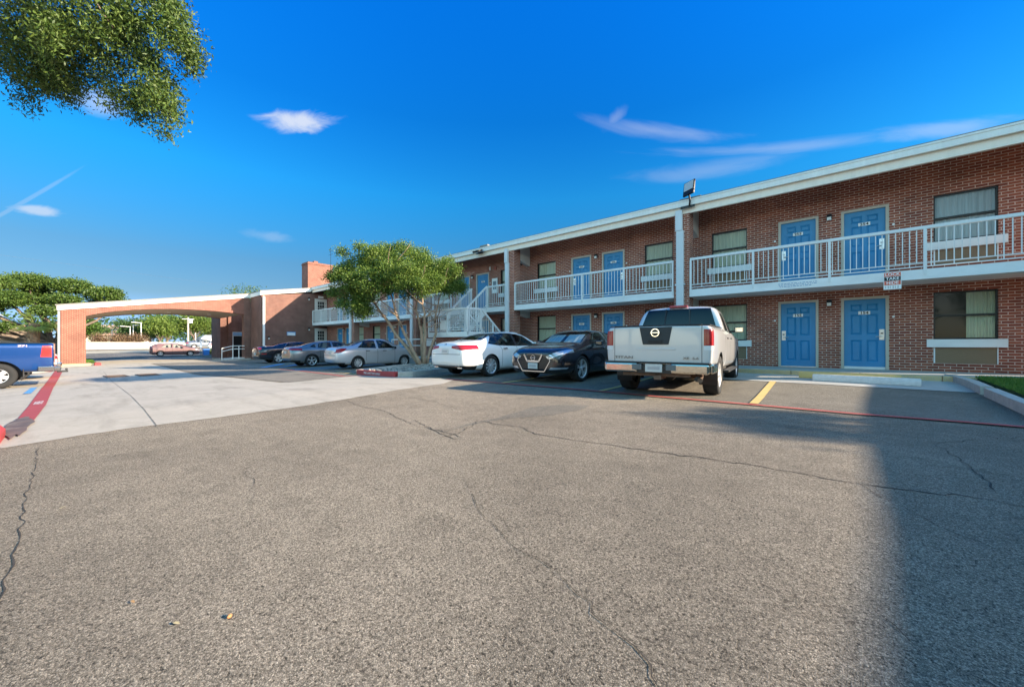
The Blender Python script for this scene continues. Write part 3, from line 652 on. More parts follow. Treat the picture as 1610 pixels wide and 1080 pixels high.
# piers with downspouts and brackets
for k, px_ in enumerate([3.73]+PIERS):
    b = MB(MO); b.box(px_-.255, px_+.255, YB+.0, YB+.47, ZF, ZE-.002); b.box(px_-.255, px_+.255, YB+.07, YB+.468, ZE-.002, ZT-.035); b.build('brick_pier', M_BRICK, motel)
    if k == 0: continue
    b = MB(MO); w = .12 if k == 1 else .105; dx = -.03 if k == 1 else -.14
    b.box(px_+dx-w, px_+dx+w, YB-.12, YB-.003, ZF, 5.0, bev=.012)
    b.box(px_+dx-w-.02, px_+dx+w-.04, YB-.14, YB-.004, 5.0, ZE+.12, bev=.012)
    for z in (3.1, 1.2): b.box(px_+dx-w-.04, px_+dx+w+.04, YB-.126, YB-.02, z, z+.05)
    b.build('downspout', mat('pale_grey_paint', (.62, .64, .64), .45, var=.05), motel)
    for zz, h0, h1, nm in ((ZT-.035, .98, .80, 'upper'), (ZS0, .32, .22, 'lower')):
        b = MB(MO); x0, x1 = px_+.0, px_+.22
        b.hexa([(x0, YB+.47, zz-h1), (x1, YB+.47, zz-h1), (x1, YW-.002, zz-h0), (x0, YW-.002, zz-h0), (x0, YB+.47, zz), (x1, YB+.47, zz), (x1, YW-.002, zz), (x0, YW-.002, zz)])
        b.build('beam', M_SOFF, motel)
# railings
def railing(x0, x1, parent, org, z=ZS1, y=YB+.04, name='railing', every=3):
    b = MB(org); H = 1.09; n = max(1, round((x1-x0)/1.77))
    b.box(x0, x1, y-.035, y+.035, z+H-.085, z+H, bev=.008)
    b.box(x0, x1, y-.012, y+.012, z+.155, z+.18); b.box(x0, x1, y-.012, y+.012, z+.06, z+.085)
    for i in range(n+1):
        x = x0+.03+(x1-x0-.06)*i/n; b.box(x-.03, x+.03, y-.055, y-.003, z-.14, z+H-.086)
    m = int((x1-x0)/.124)
    for i in range(1, m):
        x = x0+(x1-x0)*i/m; b.box(x-.0095, x+.0095, y-.0095, y+.0095, z+(.061 if i % every == 0 else .156), z+H-.086)
    return b.build(name, M_WHITE, parent)
SX0, SX1 = -14.95, -13.80
secs = [(-3.97, 3.46), (-11.93, -4.51), (SX1, -12.48), (-19.9, SX0), (-27.87, -20.45), (XL+.02, -28.42), (3.99, XE)]
for a_, c_ in secs: railing(a_, c_, motel, MO)
# doors
def fmt(i, fl, s): return str((100 if fl == 0 else 200)+(54+2*i+(1-s)))
M_DIG = M_INK
def door(x, z, i, fl, s):
    d = MB(MO); y = YW+.045; x0, x1 = x+.07, x+DW-.07; zt = z+DH-.07
    # leaf with six sunk panels
    cols = [(x0+.15, x0+.40), (x1-.40, x1-.15)]; rows = [(z+.22, z+.86), (z+1.02, z+1.62), (z+1.72, z+1.92)]
    xs_ = [x0, cols[0][0], cols[0][1], cols[1][0], cols[1][1], x1]; zs_ = [z+.03, rows[0][0], rows[0][1], rows[1][0], rows[1][1], rows[2][0], rows[2][1], zt]
    for a_ in range(5):
        for c_ in range(7):
            X0, X1, Z0, Z1 = xs_[a_], xs_[a_+1], zs_[c_], zs_[c_+1]
            if a_ in (1, 3) and c_ in (1, 3, 5):
                e, q = .03, y+.022
                d.quad((X0, y, Z0), (X1, y, Z0), (X1-e, q, Z0+e), (X0+e, q, Z0+e)); d.quad((X1, y, Z0), (X1, y, Z1), (X1-e, q, Z1-e), (X1-e, q, Z0+e))
                d.quad((X1, y, Z1), (X0, y, Z1), (X0+e, q, Z1-e), (X1-e, q, Z1-e)); d.quad((X0, y, Z1), (X0, y, Z0), (X0+e, q, Z0+e), (X0+e, q, Z1-e))
                f = .055; q2 = y+.008
                A = [(X0+e, q, Z0+e), (X1-e, q, Z0+e), (X1-e, q, Z1-e), (X0+e, q, Z1-e)]; B = [(X0+f, q2, Z0+f), (X1-f, q2, Z0+f), (X1-f, q2, Z1-f), (X0+f, q2, Z1-f)]
                for k in range(4): d.quad(A[k], A[(k+1) % 4], B[(k+1) % 4], B[k])
                d.quad(*B)
            else: d.quad((X0, y, Z0), (X1, y, Z0), (X1, y, Z1), (X0, y, Z1))
    n = fmt(i, fl, s)
    do = d.build('door', M_BLUE, motel)
    do['label'] = 'blue six panel door %s' % n
    f = MB(MO)
    for a_, c_ in ((x+.002, x+.07), (x+DW-.07, x+DW-.002)): f.box(a_, c_, YW-.012, YW+.10, z+.002, z+DH-.002)
    f.box(x+.07, x+DW-.07, YW-.012, YW+.10, z+DH-.07, z+DH-.002)
    f.build('frame', M_BEIGE, do)
    t = MB(MO); t.box(x0+.002, x1-.002, y-.02, y+.08, z+.002, z+(.075 if (i, fl, s) == (0, 0, 1) else .03)); t.build('threshold', M_SILV if (i, fl, s) != (0, 0, 1) else M_WHITE, do)
    p = MB(MO); cx = (x0+x1)/2; p.box(cx-.13, cx+.13, y-.008, y-.001, z+1.615, z+1.71, m=0); put_text(p, n, .105, wallmtx(cx, y-.0095, z+1.660), 1, .0028, 1.2); p.build('number_plate', [M_PLATE, M_DIG], do)
    side = x1-.075 if s == 1 else x0+.075
    k = MB(MO); k.box(side-.055, side+.055, y-.014, y-.001, z+.86, z+1.17, bev=.004); k.box(side-.032, side+.032, y-.05, y-.014, z+1.03, z+1.12, m=0, bev=.006); k.box(side-.022, side+.022, y-.053, y-.05, z+1.04, z+1.07, m=1)
    dr = -1 if s == 1 else 1
    k.tube([(side, y-.014, z+.965), (side, y-.06, z+.965), (side+dr*.03, y-.065, z+.965), (side+dr*.13, y-.06, z+.955)], [.016, .014, .012, .009], 8, 0); k.build('lock', [M_SILV, M_BLACK], do, smooth=False)
    bl = MB(MO); bx = x+DW+.09 if s == 1 else x-.09; bl.lathe([(.0, 0), (.026, .002), (.03, .012), (.03, .02)], (bx, YW-.022, z+1.52), 'y', 12); bl.build('bell', M_PLATE, motel)
for q in DOORS: door(*q)
def window(x, z, i, fl, s):
    z0, z1 = z+WZ, z+WZ+WH; x1 = x+WW; y = YW+.05; zm = z0+WH*.50
    f = MB(MO)
    for a_, c_ in ((x+.002, x+.035), (x1-.035, x1-.002)): f.box(a_, c_, y, y+.07, z0+.002, z1-.002)
    for a_, c_ in ((z0+.002, z0+.04), (z1-.04, z1-.002), (zm-.025, zm+.025)): f.box(x+.035, x1-.035, y+.001, y+.068, a_, c_)
    fo = f.build('window', M_BRONZE, motel)
    for a_, c_, yy in ((z0+.04, zm-.025, y+.05), (zm+.025, z1-.04, y+.02)):
        p = MB(MO); p.quad((x+.035, yy, a_), (x1-.035, yy, a_), (x1-.035, yy, c_), (x+.035, yy, c_)); p.build('pane', M_GLASS, fo)
    # curtain in folds
    rr = random.Random(i*10+fl*3+s); c = MB(MO); full = not ((i, fl, s) == (0, 0, 1)); xa = x+.03 if full else x+.60; xb = x1-.03
    if (i, fl, s) == (0, 0, 1): xb = x1-.03
    N_ = 44; pts = []
    for k in range(N_+1):
        t = k/N_; pts.append((xa+(xb-xa)*t, YW+.135+.016*math.sin(k*1.35+rr.random()*.8)+.006*math.sin(k*.37)))
    for (ax, ay), (bx, by) in zip(pts, pts[1:]): c.quad((ax, ay, z0-.1), (bx, by, z0-.1), (bx, by, z1), (ax, ay, z1))
    c.build('curtain', M_CURTW if (i, fl, s) in ((0, 1, 1),) else M_CURT, fo, smooth=True)
    k = MB(MO); k.box(x-.13, x1+.14, YW-.075, YW+.04, z0-.215, z0-.002, bev=.006); k.build('sill', M_SLAB, fo)
    v = MB(MO); zb, zt = z+.232, z0-.218
    v.box(x+.03, x1-.02, YW+.015, YW+.05, zb, zt, m=0); v.box(x+.002, x+.03, YW-.01, YW+.05, zb-.0, zt, m=1); v.box(x1-.02, x1-.002, YW-.01, YW+.05, zb, zt, m=1)
    for q in range(9): zz = zb+.02+q*(zt-zb-.03)/9; v.box(x+.035, x1-.025, YW+.006, YW+.0145, zz, zz+.022, m=0)
    v.build('vent_panel', [M_ACB, M_SLAB], fo)
for q in WINS: window(*q)
# wall lanterns between each pair of doors
for i, c in enumerate(BAYS):
    for z in (ZF, ZS1):
        b = MB(MO); x, zz = c-.015, z+1.98+.0
        b.box(x-.06, x+.06, YW-.03, YW-.001, zz-.05, zz+.11, m=0); b.hexa([(x-.065, YW-.13, zz+.03), (x+.065, YW-.13, zz+.03), (x+.065, YW-.03, zz+.03), (x-.065, YW-.03, zz+.03), (x-.05, YW-.10, zz+.12), (x+.05, YW-.10, zz+.12), (x+.05, YW-.03, zz+.12), (x-.05, YW-.03, zz+.12)], m=0)
        b.box(x-.052, x+.052, YW-.12, YW-.03, zz-.07, zz+.03, m=1, bev=.008); b.build('wall_lantern', [M_BLACK, M_LAMPG], motel)
# meter box and small notices on the upper wall beside the stairs
b = MB(MO); b.box(-14.62, -14.22, YW-.06, YW-.002, 3.85, 4.66, m=0); b.box(-14.54, -14.30, YW-.066, YW-.06, 4.05, 4.5, m=1); b.build('extinguisher_cabinet', [M_PLATE, mat('cabinet_glass', (.12, .16, .18), .1)], motel)
b = MB(MO); b.box(-14.85, -14.77, YW-.03, YW-.002, 5.15, 5.35); b.box(-14.5, -14.32, YW-.03, YW-.002, 5.12, 5.30, m=1); b.build('alarm_bell', [M_PLATE, mat('dull_red', (.35, .08, .05), .5)], motel)
b = MB(MO); b.lathe([(.0, -.08), (.07, -.08), (.08, -.02), (.08, 0)], (-12.55, YW, 5.2), 'y', 14); b.build('alarm_siren', M_BRONZE, motel, smooth=True)
# floodlights on the roof edge
def flood(x, up, label):
    b = MB(MO); y = YB-.2; b.box(x-.30, x+.16, YB-.16, YB-.125, ZT-.30, ZT-.22, m=0)
    if up:
        b.tube([(x, YB-.16, ZT-.26), (x+.03, YB-.22, ZT-.1), (x, YB-.2, ZT+.10)], .03, 8, 0)
        bm = bmesh.new(); bmesh.ops.create_cube(bm, size=1); bm.transform(Matrix.Translation((x+.0, y, ZT+.34)) @ Matrix.Rotation(R(-16), 4, 'X') @ Matrix.Rotation(R(-22), 4, 'Z') @ Matrix.Diagonal((.42, .07, .52, 1)))
        bmesh.ops.bevel(bm, geom=bm.edges[:], offset=.012, segments=2, affect='EDGES'); b.add(bm, 0)
        bm = bmesh.new(); bmesh.ops.create_cube(bm, size=1); bm.transform(Matrix.Translation((x+.0, y, ZT+.34)) @ Matrix.Rotation(R(-16), 4, 'X') @ Matrix.Rotation(R(-22), 4, 'Z') @ Matrix.Translation((0, -.036, .07)) @ Matrix.Diagonal((.35, .012, .32, 1))); b.add(bm, 1)
        b.box(x-.34, x+.34, YB-.10, YB+.05, ZT+.024, ZT+.06, m=2)
    else:
        bm = bmesh.new(); bmesh.ops.create_cube(bm, size=1); bm.transform(Matrix.Translation((x, y-.16, ZT-.22)) @ Matrix.Rotation(R(-70), 4, 'X') @ Matrix.Diagonal((.50, .10, .34, 1)))
        bmesh.ops.bevel(bm, geom=bm.edges[:], offset=.03, segments=2, affect='EDGES'); b.add(bm, 0); b.box(x-.1, x+.45, YB-.1, YB+.06, ZT+.03, ZT+.12, m=2)
    fl_ = b.build('floodlight', [M_BRONZE, mat('floodlight_glass', (.45, .48, .46), .2), M_ROOF], motel); fl_['label'] = label
flood(-3.93, True, 'square floodlight standing on the roof edge'); flood(-14.1, False, 'dark floodlight tilted down under the gutter')
# notices fixed to the balcony edge
sg = thing('warning_sign', 'small orange and black lock take hide sign on the balcony edge', 'sign', (1.0, YB, 2.7))
b = MB((1.0, YB, 2.7)); b.box(.84, 1.17, YB-.014, YB-.003, 2.475, 2.925, m=0)
for z, m_ in ((2.81, 1), (2.70, 2), (2.59, 1)): b.box(.852, 1.158, YB-.0165, YB-.014, z-.002, z+.102, m=m_)
for z, s_ in ((2.861, 'LOCK'), (2.751, 'TAKE'), (2.641, 'HIDE')): put_text(b, s_, .105, wallmtx(1.005, YB-.019, z), 3, .0018, .98)
for r_ in range(3): 
    xx = .87
    while xx < 1.12: b.box(xx, xx+.018+.012*((int(xx*100)*7) % 3), YB-.016, YB-.0145, 2.555-r_*.025, 2.563-r_*.025, m=2); xx += .045
b.build('board', [M_PLATE, mat('orange_red_print', (.72, .12, .06), .5), M_INK, M_PLATE], sg)
nt_ = MB((-1, YB, 2.8)); rr = random.Random(5)
for r_ in range(3):
    x = -1.45+r_*.02
    while x < -.55-r_*.05:
        w = rr.uniform(.02, .07); nt_.box(x, x+w, YB-.004, YB-.001, 2.845-r_*.045, 2.863-r_*.045); x += w+.02
tag(nt_.build('stencil_notice', mat('faded_blue_ink', (.25, .36, .50), .7)), 'faded blue stencilled notice on the balcony edge under door 255', 'notice')

# ---------------------------------------------------------------- outdoor stairs
SO = (-14.1, 12.6, .1)
st = thing('outdoor_staircase', 'white steel staircase with a half landing in front of the balcony', 'staircase', SO)
LX0, LX1, LY0, LY1, LZ = -15.5, -12.62, 11.6, 12.48, 1.62
b = MB(SO); b.box(LX0, LX1, LY0, LY1, LZ-.24, LZ); b.build('landing', M_SLAB, st)
def stairs(x0, x1, ya, za, yb, zb, n):
    b = MB(SO); dy, dz = (yb-ya)/n, (zb-za)/n
    for i in range(1, n): y = ya+dy*i; z = za+dz*i; b.box(x0+.05, x1-.05, min(y, y+dy*1.1), max(y, y+dy*1.1), z-.045, z)
    b.build('steps', M_SLAB, st)
    for x in (x0, x1-.05):
        s = MB(SO); h = .30; s.hexa([(x, ya, za-h), (x+.05, ya, za-h), (x+.05, yb, zb-h), (x, yb, zb-h), (x, ya, za+.04), (x+.05, ya, za+.04), (x+.05, yb, zb+.04), (x, yb, zb+.04)]); s.build('stringer', M_WHITE, st)
stairs(SX0, SX1, YB-.01, ZS1, LY1, LZ, 8); stairs(SX1+.03, LX1, LY1, LZ, 14.08, ZF+.02, 8)
def slope_rail(x, ya, za, yb, zb):
    b = MB(SO); H = 1.07; b.bar((x, ya, za+H), (x, yb, zb+H), .055, .085); b.bar((x, ya, za+.14), (x, yb, zb+.14), .02, .025)
    n = int(abs(yb-ya)/.115)
    for i in range(1, n): t = i/n; y = ya+(yb-ya)*t; z = za+(zb-za)*t; b.box(x-.009, x+.009, y-.009, y+.009, z+.14, z+H)
    for t in (0, .5, 1): y = ya+(yb-ya)*t; z = za+(zb-za)*t; b.box(x-.028, x+.028, y-.028, y+.028, z-.05, z+H)
    b.build('sloping_rail', M_WHITE, st)
slope_rail(SX0, YB, ZS1, LY1, LZ); slope_rail(SX1, YB, ZS1, LY1, LZ); slope_rail(LX1-.03, LY1, LZ, 14.0, ZF+.05); slope_rail(SX1+.06, LY1, LZ, 14.0, ZF+.05)
railing(LX0, LX1, st, SO, z=LZ, y=LY0+.04, name='landing_rail')
def yrail(x, y0, y1, z, parent, org, name):
    b = MB(org); H = 1.09; b.box(x-.035, x+.035, y0, y1, z+H-.085, z+H); b.box(x-.012, x+.012, y0, y1, z+.155, z+.18); b.box(x-.012, x+.012, y0, y1, z+.06, z+.085)
    m = max(2, int((y1-y0)/.124))
    for i in range(m+1): y = y0+(y1-y0)*i/m; w = .028 if i in (0, m) else .0095; b.box(x-w, x+w, y-w, y+w, z+.1, z+H-.086)
    return b.build(name, M_WHITE, parent)
yrail(LX1-.032, LY0+.1, LY1-.07, LZ, st, SO, 'landing_rail'); yrail(LX0+.03, LY0+.1, LY1+.4, LZ, st, SO, 'landing_rail')
b = MB(SO); b.box(-14.55, -14.12, LY0-.03, LY0-.004, LZ+.1, LZ+.55); b.build('white_board', M_WHITE, st)
# brick store under the landing, ramp and its rail
b = MB((-14, 12.3, 0)); b.box(-15.25, -12.9, 11.9, 12.45, -.1, LZ-.25); tag(b.build('brick_store', M_BRICK), 'low brick enclosure beneath the staircase landing', 'brick enclosure')
rp = thing('access_ramp', 'grey painted ramp with white handrail left of the staircase', 'ramp', (-16.6, 12.6, 0))
b = MB((-16.6, 12.6, 0)); b.box(-19.8, -15.3, 12.1, 13.26, -.2, .26); b.build('ramp_slab', mat('blue_grey_paint', (.24, .30, .35), .8, var=.1), rp)
b = MB((-16.6, 12.6, 0))
for x in (-19.7, -18.2, -16.75, -15.45): b.box(x-.025, x+.025, 12.16, 12.21, .26, 1.28)
b.box(-19.7, -15.45, 12.15, 12.22, 1.28, 1.34); b.box(-19.7, -15.45, 12.165, 12.205, .95, 1.0); b.box(-19.7, -15.45, 12.165, 12.205, .32, .37)
b.box(-16.6, -15.9, 12.13, 12.15, 1.0, 1.26); b.build('handrail', M_WHITE, rp)
vm = thing('vending_machine', 'dull glass fronted cabinet standing left of the brick enclosure', 'vending machine', (-16.6, 13.9, .31))
b = MB((-16.6, 13.9, .31)); b.box(-17.0, -16.1, 13.5, 14.3, .31, 2.15, bev=.02); b.build('cabinet', mat('tan_cabinet', (.36, .25, .19), .4), vm)
b = MB((-16.6, 13.9, .31)); b.box(-16.93, -16.17, 13.485, 13.498, .55, 1.55); b.build('glass_front', mat('cabinet_glass2', (.16, .22, .22), .08), vm)

# ---------------------------------------------------------------- lobby block and chimney
def rz_(y): return 3.56+.168*(y+.4)
LO = (-37, 12, 0)
lob = thing('lobby_building', 'brick lobby block with sloping white roof edge at the far end', 'building', LO)
b = MB(LO); X0, X1, Y0, Y1 = -38.2, -35.4, 10.09, 15.3
b.hexa([(X0, Y0, -.5), (X1, Y0, -.5), (X1, Y1, -.5), (X0, Y1, -.5), (X0, Y0, rz_(Y0)-.3), (X1, Y0, rz_(Y0)-.3), (X1, Y1, rz_(13.9)-.28), (X0, Y1, rz_(13.9)-.28)])
b.box(-46, -38.2, 13.0, 26, -.5, 5.6); b.box(-38.2, -35.5, 15.32, 26, -.5, 5.75)
b.build('wall', M_BRICKL, lob)
b = MB(LO); b.hexa([(-46, 10.2, -.5), (-45.8, 10.2, -.5), (-45.8, 13, -.5), (-46, 13, -.5), (-46, 10.2, 5.1), (-45.8, 10.2, 5.1), (-45.8, 13, 5.5), (-46, 13, 5.5)]); b.box(-49.6, -46.002, 9.62, 10.5, -.7, 4.9); b.build('entrance_wall', M_BRICKL, lob)
b = MB(LO)
def slopebox(x0, x1, y0, y1, lo, hi, m=0): b.hexa([(x0, y0, rz_(y0)+lo), (x1, y0, rz_(y0)+lo), (x1, y1, rz_(y1)+lo), (x0, y1, rz_(y1)+lo), (x0, y0, rz_(y0)+hi), (x1, y0, rz_(y0)+hi), (x1, y1, rz_(y1)+hi), (x0, y1, rz_(y1)+hi)], m)
slopebox(-38.15, -35.33, 10.02, 13.9, -.30, 0, 0); b.box(-38.15, -35.34, 10.0, 10.03, rz_(10)-.32, rz_(10)-.01); b.build('fascia', M_GUT, lob)
b = MB(LO); slopebox(-38.2, -35.28, 9.98, 13.95, .004, .05); b.build('roof', M_ROOF, lob)
b = MB(LO); b.box(-35.32, -35.22, 10.15, 10.30, -.2, 4.9, bev=.01); b.build('downspout', M_WHITE, lob)
b = MB(LO); b.box(-35.4, -35.36, 11.95, 12.62, 1.78, 2.10, m=0); b.box(-35.362, -35.352, 11.99, 12.58, 1.80, 2.02, m=1)
put_text(b, 'REGISTRATION', .085, wallmtx_x(-35.348, 12.285, 1.91), 0, .001); b.build('wall_sign', [mat('sign_blue', (.10, .25, .48), .4), M_PLATE], lob)
for y, z in ((13.7, 2.35), (13.7, 5.0), (10.6, 1.55)):
    b = MB(LO); b.box(-35.40, -35.30, y-.06, y+.06, z, z+.15, m=0); b.box(-35.34, -35.27, y-.045, y+.045, z-.1, z, m=1); b.build('wall_lantern', [M_BLACK, M_LAMPG], lob)
for z in (ZF, ZS1):
    b = MB(LO); b.box(-35.40, -35.36, 14.2, 15.25, z, z+2.15, m=0); 
    for k in range(3):
        for q in range(3): b.box(-35.362, -35.352, 14.45+k*.19, 14.60+k*.19, z+1.1+q*.28, z+1.34+q*.28, m=1)
    b.build('glazed_door', [M_SOFF, M_DARK], lob)
b = MB(LO); b.box(-35.40, -35.37, 14.5, 14.95, 5.15, 5.35); b.build('exit_plate', M_PLATE, lob)
ch = MB(LO); ch.box(-38.4, -37.0, 14.25, 16.5, 5.6, 8.62); ch.box(-38.46, -36.95, 14.2, 16.55, 8.42, 8.50)
chim = ch.build('chimney', M_BRICKO, lob); b = MB(LO); b.box(-37.9, -37.5, 15.0, 15.35, 8.62, 8.86); b.build('flue', M_BRICKO, chim)
b = MB(LO); b.tube([(-37.0, 16.3, 6.6), (-36.97, 16.3, 10.2)], .018, 5); b.tube([(-37.4, 16.3, 9.6), (-36.4, 16.3, 9.6)], .012, 5); b.tube([(-37.3, 16.3, 9.9), (-36.5, 16.3, 9.9)], .012, 5); b.build('antenna', M_BRONZE, chim)
b = MB(LO); b.box(-46.0+.2, -45.77, 10.55, 11.5, -.42, 2.25, m=0); b.box(-45.77, -45.74, 10.63, 11.42, -.4, 1.85, m=1); b.box(-45.765, -45.73, 10.60, 11.45, 1.9, 2.2, m=2); b.build('entrance_door', [M_WHITE, M_DARK, mat('sign_blue2', (.25, .42, .62), .4)], lob)

# ---------------------------------------------------------------- entrance canopy
CO = (-42, 4.5, -.35)
can = thing('entrance_canopy', 'drive through entrance canopy of orange brick with a shallow arch', 'canopy', CO)
arch = [(.7, 2.93), (1.3, 3.15), (2.0, 3.32), (3.0, 3.50), (4.0, 3.62), (5.0, 3.70), (6.0, 3.73), (7.0, 3.73), (8.0, 3.69), (9.0, 3.61), (9.62, 3.55)]
def arch_face(xa, xb, name):
    b = MB(CO)
    for (y0, z0), (y1, z1) in zip(arch, arch[1:]):
        b.hexa([(xa, y0, z0), (xb, y0, z0), (xb, y1, z1), (xa, y1, z1), (xa, y0, rz_(y0)-.301), (xb, y0, rz_(y0)-.301), (xb, y1, rz_(y1)-.301), (xa, y1, rz_(y1)-.301)])
    b.build(name, M_BRICKO, can)
arch_face(-38.75, -38.25, 'arch'); arch_face(-46.2, -45.7, 'arch')
for xa, xb in ((-39.3, -38.25), (-46.2, -45.15)):
    b = MB(CO); b.hexa([(xa, -.4, -.6), (xb, -.4, -.6), (xb, .7, -.6), (xa, .7, -.6), (xa, -.4, rz_(-.4)-.301), (xb, -.4, rz_(-.4)-.301), (xb, .7, rz_(.7)-.301), (xa, .7, rz_(.7)-.301)]); b.build('pillar', M_BRICKP, can)
b = MB(CO); b.box(-38.85, -38.25, 9.62, 10.085, -.6, rz_(9.62)-.301); b.build('pillar', M_BRICKL, can)
b = MB(CO)
for (y0, z0), (y1, z1) in zip(arch, arch[1:]): b.quad((-45.69, y0, z0+.02), (-38.76, y0, z0+.02), (-38.76, y1, z1+.02), (-45.69, y1, z1+.02))
b.quad((-45.7, -.4, 3.1), (-38.7, -.4, 3.1), (-38.7, .72, 2.96), (-45.7, .72, 2.96)); b.build('ceiling', mat('tan_stucco', (.50, .42, .33), .9, var=.06), can)
b = MB(CO); slopebox(-46.3, -38.17, -.55, 10.0, -.30, 0); b.box(-38.16, -38.13, 9.7, 9.72, 1, 1.01); b.build('fascia', M_GUT, can)
b = MB(CO); slopebox(-46.35, -38.1, -.62, 10.0, .004, .07); b.build('roof', M_ROOF, can)
b = MB(CO); b.box(-38.5, -38.3, -.52, -.402, -.5, 3.2); b.build('downspout', mat('grey_green_paint', (.25, .28, .27), .5), can)
b = MB(CO)
for y in (2.5, 5.2, 7.8): b.lathe([(.0, 0), (.12, 0), (.14, .05)], (-41, y, 3.56), 'z', 14)
b.build('ceiling_lamp', M_LAMPG, can)
b = MB((-38.8, .1, -.4)); b.box(-39.8, -37.6, -1.1, .95, -.5, -.24, bev=.03); tag(b.build('kerb', M_YELF), 'yellow painted kerb base around the canopy pillar', 'kerb')
b = MB((-37.4, 1.2, -.3)); b.box(-37.9, -36.9, 1.05, 1.35, -.42, -.18, bev=.04); tag(b.build('kerb', M_REDS), 'small red kerb block right of the canopy pillar', 'kerb')
# white handrail by the lobby door
hr = thing('handrail', 'white pipe handrail on the lobby entrance ramp', 'handrail', (-38, 8.5, -.25))
b = MB((-38, 8.5, -.25))
for x, y, h in ((-38, 8.05, .95), (-38, 8.78, 1.15), (-38, 9.2, 1.15)): b.tube([(x, y, -.3), (x, y, -.25+h)], .03, 8)
b.tube([(-38, 8.05, .70), (-38, 8.78, .90), (-38, 9.6, .90)], .03, 8); b.tube([(-38, 8.05, .45), (-38, 8.78, .65), (-38, 9.6, .65)], .03, 8); b.tube([(-38, 8.05, -.2), (-38, 8.78, -.1), (-38, 9.6, -.1)], .03, 8)
b.build('rails', M_WHITE, hr)
b = MB((-39, 9, 0)); b.hexa([(-42, 8.2, -.5), (-37.7, 8.2, -.5), (-37.7, 10.0, -.5), (-42, 10.0, -.5), (-42, 8.2, -.2), (-37.7, 8.2, -.2), (-37.7, 10, -.15), (-42, 10, -.15)]); tag(b.build('ramp', M_CONC2), 'low concrete ramp at the lobby door', 'ramp')

# ---------------------------------------------------------------- motel wing on the right, outside the frame: it shades the lot
RO = (22, 0, 0)
rw = thing('motel_wing', 'second brick motel wing closing the lot on the right', 'motel', RO)
b = MB(RO); b.box(17.6, 28, -60, 19.6, 0, 6.0); b.build('wall', M_BRICK, rw)
b = MB(RO); b.box(16.2, 28.3, -60.3, 19.9, 6.0, 6.42); b.build('roof', M_FASC, rw)
b = MB(RO); b.box(16.25, 17.6, -60, 19.6, 2.685, 2.93); b.build('balcony_slab', M_SLAB, rw)
for k in range(9):
    b = MB(RO); y = 19-8*k; b.box(16.25, 16.75, y-.25, y+.25, .1, 6.0); b.build('brick_pier', M_BRICK, rw)
for k in range(8):
    for z in (.31, 2.93):
        for dy in (2.6, 4.3):
            b = MB(RO); y = 19-8*k-dy; b.box(17.55, 17.6, y-1, y, z, z+2.1); b.build('door', M_BLUE, rw)
# ---------------------------------------------------------------- vehicles
def paint(name, col, metal=.0, rough=.35):
    m = mat(name, col, rough, metal=metal, coat=1.0, spec=.5); return m
M_TYRE = mat('tyre_rubber', (.018, .018, .018), .85, bump=.3, bscale=80)
M_RIM = mat('alloy_rim', (.70, .70, .70), .32, metal=.55)
M_RIMD = mat('rim_shadow', (.03, .03, .032), .5, metal=.5)
M_CHROME = mat('chrome', (.80, .79, .77), .08, metal=1.0)
M_CGLASS = glass_mat('car_glass', (.012, .020, .020), .36, .02, .12)
M_TAIL = mat('tail_lamp_red', (.33, .012, .016), .22, coat=.6)
M_TAILC = mat('lamp_clear', (.72, .72, .72), .12, coat=1)
M_HEAD = mat('headlamp_glass', (.45, .48, .52), .06, metal=.5, coat=1)
M_TRIM = mat('black_trim', (.015, .015, .016), .45)
M_SEAT = mat('car_interior', (.05, .046, .042), .9)
M_PLT = mat('licence_plate', (.62, .60, .56), .5)
M_SEAM = mat('panel_gap', (.01, .01, .01), .8)

def wheel(parent, x, y, r, side, style, w=.22):
    """side +1: outer face points to +y"""
    t = MB(); rr = r*style.get('rim', .66); o = w/2
    prof = [(rr, -o*.9), (r*.93, -o), (r*.985, -o*.8), (r, -o*.4), (r, o*.4), (r*.985, o*.8), (r*.93, o), (rr+.012, o*.93), (rr, o*.80)]
    t.lathe([(a, b*side) for a, b in prof], (x, y, r), 'y', 36)
    ty = t.build('wheel', M_TYRE, parent, smooth=True, fixn=True)
    q = MB(); q.lathe([(a, b*side) for a, b in [(rr+.002, o*.90), (rr*.97, o*.86), (rr*.93, o*.78), (rr*.92, -o*.6)]], (x, y, r), 'y', 36, 0)
    q.lathe([(rr*.93, o*.10*side), (.0, o*.10*side)], (x, y, r), 'y', 24, 1)
    n = style.get('n', 10); sw = style.get('sw', .03); dbl = style.get('dbl', False)
    def spoke(a, wd0, wd1):
        ca_, sa_ = math.cos(a), math.sin(a); P = []
        for rad, wd in ((rr*.14, wd0), (rr*.93, wd1)):
            for dy in (o*.35, o*.80 if rad > .1 else o*.74):
                for sg in (-1, 1):
                    P.append(Vector((x+rad*ca_-sg*wd*sa_, y+dy*side, r+rad*sa_+sg*wd*ca_)))
        # order for hexa: bottom ring(4) top ring(4)
        q.hexa([P[0], P[1], P[3], P[2], P[4], P[5], P[7], P[6]], 0)
    for i in range(n):
        a = 2*math.pi*i/n+.3
        if dbl: spoke(a-.13, sw*.6, sw*.7); spoke(a+.13, sw*.6, sw*.7)
        else: spoke(a, sw, sw*style.get('flare', 1.15))
    q.lathe([(rr*.20, o*.30*side), (rr*.20, o*.80*side), (rr*.15, o*.86*side), (0, o*.86*side)], (x, y, r), 'y', 16, 0)
    q.build('rim', [style.get('mat', M_RIM), M_RIMD], ty, fixn=True)
    return ty

